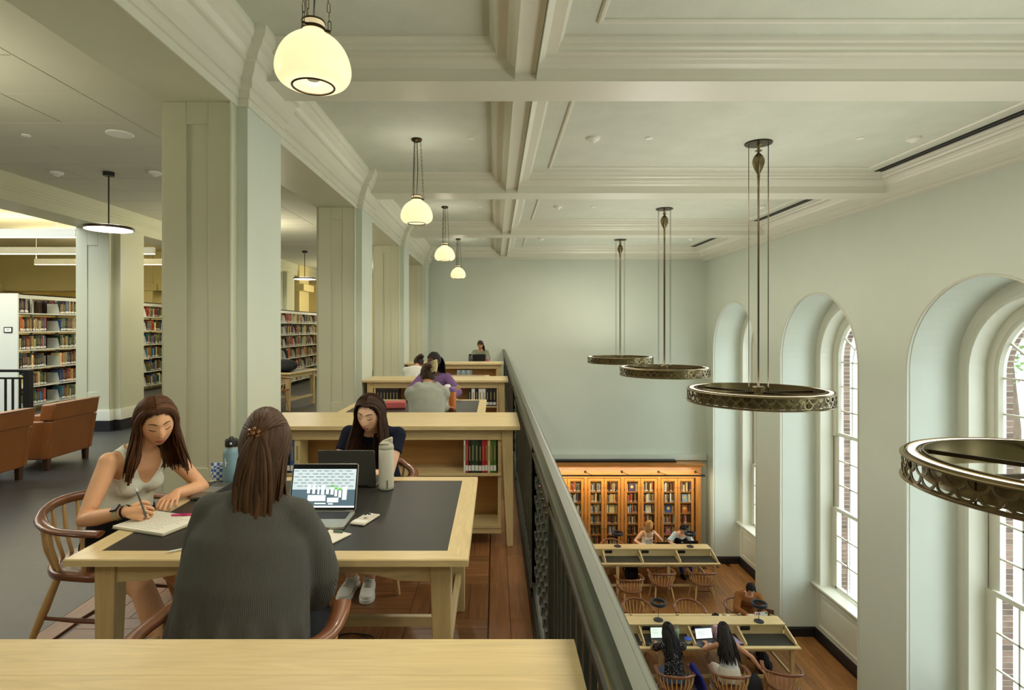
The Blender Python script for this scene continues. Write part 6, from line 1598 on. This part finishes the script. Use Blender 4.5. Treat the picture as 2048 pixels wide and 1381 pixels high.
# second table
ob = bottle('water_bottle', 'orange bottle with a purple lid on the second balcony table', (-.46, 6.20, TZ), [(.036, 0), (.04, .004), (.041, .02), (.041, .19), (.039, .205)], mat('bottle_orange', (196, 118, 58), .35, metal=.4), [(.040, .205), (.0415, .208), (.0415, .225), (.036, .245), (.022, .258), (0, .262)], mat('lid_purple', (122, 92, 150), .4))
MB().tube([(.035, 0, .225), (.06, 0, .235), (.08, 0, .255), (.065, .0, .262), (.04, 0, .245)], [(.004, .012)]*5, 8).build('carry_strap', mat('strap_tan', (196, 164, 116), .7), ob, 60)
wb = bottle('water_bottle', 'white bottle behind the orange bottle, second balcony table', (-.53, 6.42, TZ), [(.037, 0), (.041, .004), (.042, .02), (.042, .20), (.038, .21)], CRB, [(.039, .21), (.04, .214), (.04, .235), (.03, .256), (.02, .26)], PLASTW)
pc = thing('pencil_case', 'pink zip pencil case on the second balcony table', 'pencil case', (-1.10, 6.35, TZ), .1); MB().box(-.115, .115, -.04, .04, 0, .085).build('case_body', mat('pink_cloth', (206, 104, 104), .7), pc, 40, .02, seg=4); MB().box(-.10, .10, -.004, .004, .084, .088).build('zip', mat('zip_red', (150, 50, 56), .6), pc, 0)
laptop('black laptop in front of the farthest balcony reader', (-.40, 14.32, TZ), PI, .33, .22, .1, mat('laptop_black', (30, 30, 32), .4))
bottle('water_bottle', 'dark grey bottle beside the farthest black laptop', (-.62, 14.35, TZ), [(.04, 0), (.042, .004), (.042, .17), (.03, .19)], mat('bottle_grey', (72, 76, 78), .4), [(.032, .19), (.034, .193), (.034, .225), (.03, .228)], KEYS)
bottle('drink_cup', 'small pink cup at the right of the farthest black laptop', (-.19, 14.35, TZ), [(.03, 0), (.036, .09), (.036, .10)], mat('cup_pink', (206, 96, 110), .5))
# lower hall
LZ = ZF+.7545
GL_ = 'laptops in the lower hall'
laptop('laptop with a pale green screen before the dotted top reader', (2.99, 10.44, LZ), .03, .33, .215, .25, ALUD, c_green)
laptop('dark laptop with a white page on screen before the white tank top reader', (3.80, 10.42, LZ), .12, .33, .215, .35, mat('laptop_slate', (64, 68, 78), .4, metal=.4), c_doc)
laptop('black laptop before the blonde reader at the far carrel', (4.28, 14.74, LZ), PI, .33, .22, .5, mat('laptop_black', (30, 30, 32), .4))
laptop('black laptop before the headphone reader at the far carrel', (5.02, 14.74, LZ), PI, .34, .22, .25, mat('laptop_black', (30, 30, 32), .4))
laptop('silver laptop left of the arched chair back, far carrel', (2.2, 13.98, LZ), .1, .33, .22, .3, ALU, c_doc)
sb_ = bottle('water_bottle', 'sage green bottle with a loop cap on the near carrel', (3.31, 10.46, LZ), [(.034, 0), (.038, .004), (.039, .15), (.034, .178), (.022, .192), (.021, .205)], mat('bottle_sage', (164, 190, 164), .4), [(.023, .205), (.024, .23), (.02, .232)], mat('sage_cap', (140, 164, 150), .4))
MB().tube([(-.018, 0, .23), (-.016, 0, .25), (.016, 0, .25), (.018, 0, .23)], .005, 6).build('cap_loop', KEYS, sb_, 60)
pb_ = bottle('water_bottle', 'lilac pink bottle with a straw lid on the near carrel', (4.02, 10.50, LZ), [(.032, 0), (.036, .004), (.037, .18), (.034, .20)], mat('bottle_lilac', (196, 156, 176), .4), [(.035, .20), (.036, .22), (.02, .235)], mat('lid_lilac', (206, 170, 188), .4))
MB().tube([(-.02, 0, .225), (-.02, 0, .265), (.02, 0, .265), (.02, 0, .225)], .004, 6).build('carry_loop', mat('lid_lilac', (206, 170, 188), .4), pb_, 60)
fd = thing('food_tub', 'clear food tub with a blue lid on the near carrel', 'container', (3.47, 10.33, LZ)); MB().lathe([(.05, 0), (.062, .06), (.064, .075)], 24).build('tub', mat('tub_plastic', (206, 206, 180), .3), fd, 50); MB().lathe([(.066, .07), (.068, .08), (.06, .088), (0, .09)], 24).build('lid', mat('lid_blue', (44, 84, 190), .4), fd, 50)
phone('dark blue phone beside the laptop of the white tank top reader', (3.64, 10.26, LZ), .5, mat('phone_navy', (36, 44, 80), .25))
pn = thing('lilac_notebook', 'lilac folder on the near carrel right of the white tank top reader', 'notebook', (4.30, 10.42, LZ), .3); MB().box(-.11, .11, -.15, .15, 0, .008).build('cover', mat('lilac_card', (160, 150, 190), .6), pn, 0, .001)
cm = thing('camera_black', 'small black camera on the far side of the near carrel', 'camera', (4.30, 11.22, LZ), .2); MB().box(-.06, .06, -.03, .03, 0, .08).build('camera_body', KEYS, cm, 0, .006); MB().lathe([(.03, 0), (.03, .05), (.024, .055)], 18).xf(Matrix.Translation((0, -.03, .04)) @ Matrix.Rotation(PI/2, 4, 'X')).build('lens', KEYS, cm, 50); MB().box(-.02, .02, -.02, .02, .08, .10).build('viewfinder', KEYS, cm, 0, .003)
can = bottle('drink_can', 'orange and silver drink can on the near carrel by the man in brown', (4.73, 11.12, LZ), [(.026, 0), (.032, .01), (.033, .115), (.028, .125), (.027, .13)], mat('can_silver', (170, 172, 176), .3, metal=.8)); MB().lathe([(.0335, .02), (.0335, .085)], 24, cap=False).build('label_band', mat('can_orange', (176, 92, 52), .4), can, 50)
tbk = thing('tablet', 'white tablet cover with red heart stickers, back towards us, near carrel', 'tablet', (5.13, 11.05, LZ), .06)
Mt = Matrix.Rotation(-.22, 4, 'X'); MB().box(-.125, .125, -.004, .004, 0, .185).xf(Mt).build('cover', PLASTW, tbk, 0, .002); MB().box(-.12, .12, .02, .14, 0, .006).build('keyboard', PLASTW, tbk, 0)
mb = MB()
def heart(cx, cz, r): 
    pl = [(cx+r*16*math.sin(t)**3/16, cz+r*(13*math.cos(t)-5*math.cos(2*t)-2*math.cos(3*t)-math.cos(4*t))/16) for t in [2*PI*i/24 for i in range(24)]]
    mb.prism(pl, 'y', -.0055, -.0042)
heart(-.085, .155, .02); heart(-.035, .158, .02); heart(-.062, .105, .024); mb.xf(Mt).build('heart_stickers', mat('sticker_red', (196, 50, 60), .5), tbk, 0); MB().box(.085, .115, -.007, -.004, .155, .18).xf(Mt).build('camera_bump', KEYS, tbk, 0, .002)
for i, (x, y, rz, lb) in enumerate(((4.52, 11.2, .1, 'white sheet of paper left of the drink can, near carrel'), (4.98, 11.22, -.2, 'white sheet of paper under the hands of the man in brown'), (3.85, 15.0, .1, 'white sheet under the elbow of the blonde reader'), (4.62, 14.95, -.1, 'white sheet before the headphone reader'))):
    pz = thing('paper_sheet', lb, 'paper', (x, y, LZ), rz, 'loose sheets in the lower hall'); MB().box(-.105, .105, -.14, .14, 0, .002).build('sheet', PAPER, pz, 0)
fo = thing('brown_folder', 'dark brown folder leaning at the right end of the near carrel', 'folder', (5.33, 11.22, LZ), -.5); MB().box(-.10, .10, -.008, .008, 0, .16).xf(Matrix.Rotation(-.3, 4, 'X')).build('cover', DWOOD, fo, 0, .003)
def bag(label, loc, sz, rz, m, group=None, name='backpack'):
    t = thing(name, label, 'backpack', loc, rz, group); x, y, z = sz
    MB().tube([(0, 0, 0), (0, 0, z*.1), (0, .0, z*.45), (0, .01, z*.8), (0, .02, z*.97), (0, .02, z)], [(x*.42, y*.42), (x*.5, y*.5), (x*.52, y*.5), (x*.44, y*.42), (x*.26, y*.24), (x*.1, y*.1)], 18, side=(1, 0, 0)).build('bag_body', m, t, 60)
    MB().ball((0, -y*.48, z*.34), (x*.38, y*.22, z*.26), 14, 10).build('front_pocket', m, t, 60)
    for s in (-1, 1): MB().tube([(s*x*.25, y*.4, z*.85), (s*x*.42, y*.75, z*.5), (s*x*.3, y*.5, z*.1)], [(.022, .006)]*3, 8).build('shoulder_strap', m, t, 60)
    MB().tube([(-.05, .02, z*.97), (0, .02, z*1.07), (.05, .02, z*.97)], .009, 6).build('grab_handle', m, t, 60); return t
bag('large black backpack on the floor between the tank top reader and empty chair', (4.40, 9.80, ZF), (.36, .26, .50), .3, BLKF)
bag('black bag on the floor under the right end of the near carrel', (5.02, 10.72, ZF), (.30, .2, .36), .9, BLKF)
bag('grey striped backpack on the floor beside the dotted top reader', (3.44, 9.98, ZF), (.32, .24, .40), -.3, mat('grey_fabric', (86, 90, 92), .85, bump=.2, bs=120, var=.3, vs=14))
bag('black backpack on the floor beneath the far carrel', (3.5, 14.75, ZF), (.36, .24, .38), .2, BLKF)
jk = thing('blue_jacket', 'royal blue jacket hanging over the chair arm of the dotted top reader', 'jacket', (3.33, 9.62, ZF)); mb = MB(); rn = random.Random(2)
for i in range(9): a = (i-4)*.028; mb.tube([(-.03+rn.uniform(-.01, .01), a*1.1, .66), (.0, a*1.2, .725), (.055, a*1.5, .68), (.085+rn.uniform(-.02, .02), a*1.9, .52), (.075+rn.uniform(-.03, .03), a*2.0, .34+rn.uniform(0, .06))], [.02, .024, .03, .036, .028], 8)
v_, f_, n_ = remesh(mb, .012, 4); g = MB(); g.v = [tuple(v) for v in v_]; g.f = f_; g.m = [0]*len(f_); g.build('cloth_folds', cloth('royal_blue', (30, 36, 110), .2), jk, 60)
ca = thing('charger_cable', 'black charger and tangled cable on the near carrel, left of the green screen', 'cable', (2.66, 10.35, LZ)); MB().tube([(.05+.11*math.cos(a*.5)+.01*(a % 4), .06*math.sin(a*.7)+.004*a, .006) for a in range(18)], .004, 6).build('cable_loop', CORD, ca, 60); MB().box(.03, .09, -.12, -.07, 0, .03).build('charger', KEYS, ca, 0, .005)
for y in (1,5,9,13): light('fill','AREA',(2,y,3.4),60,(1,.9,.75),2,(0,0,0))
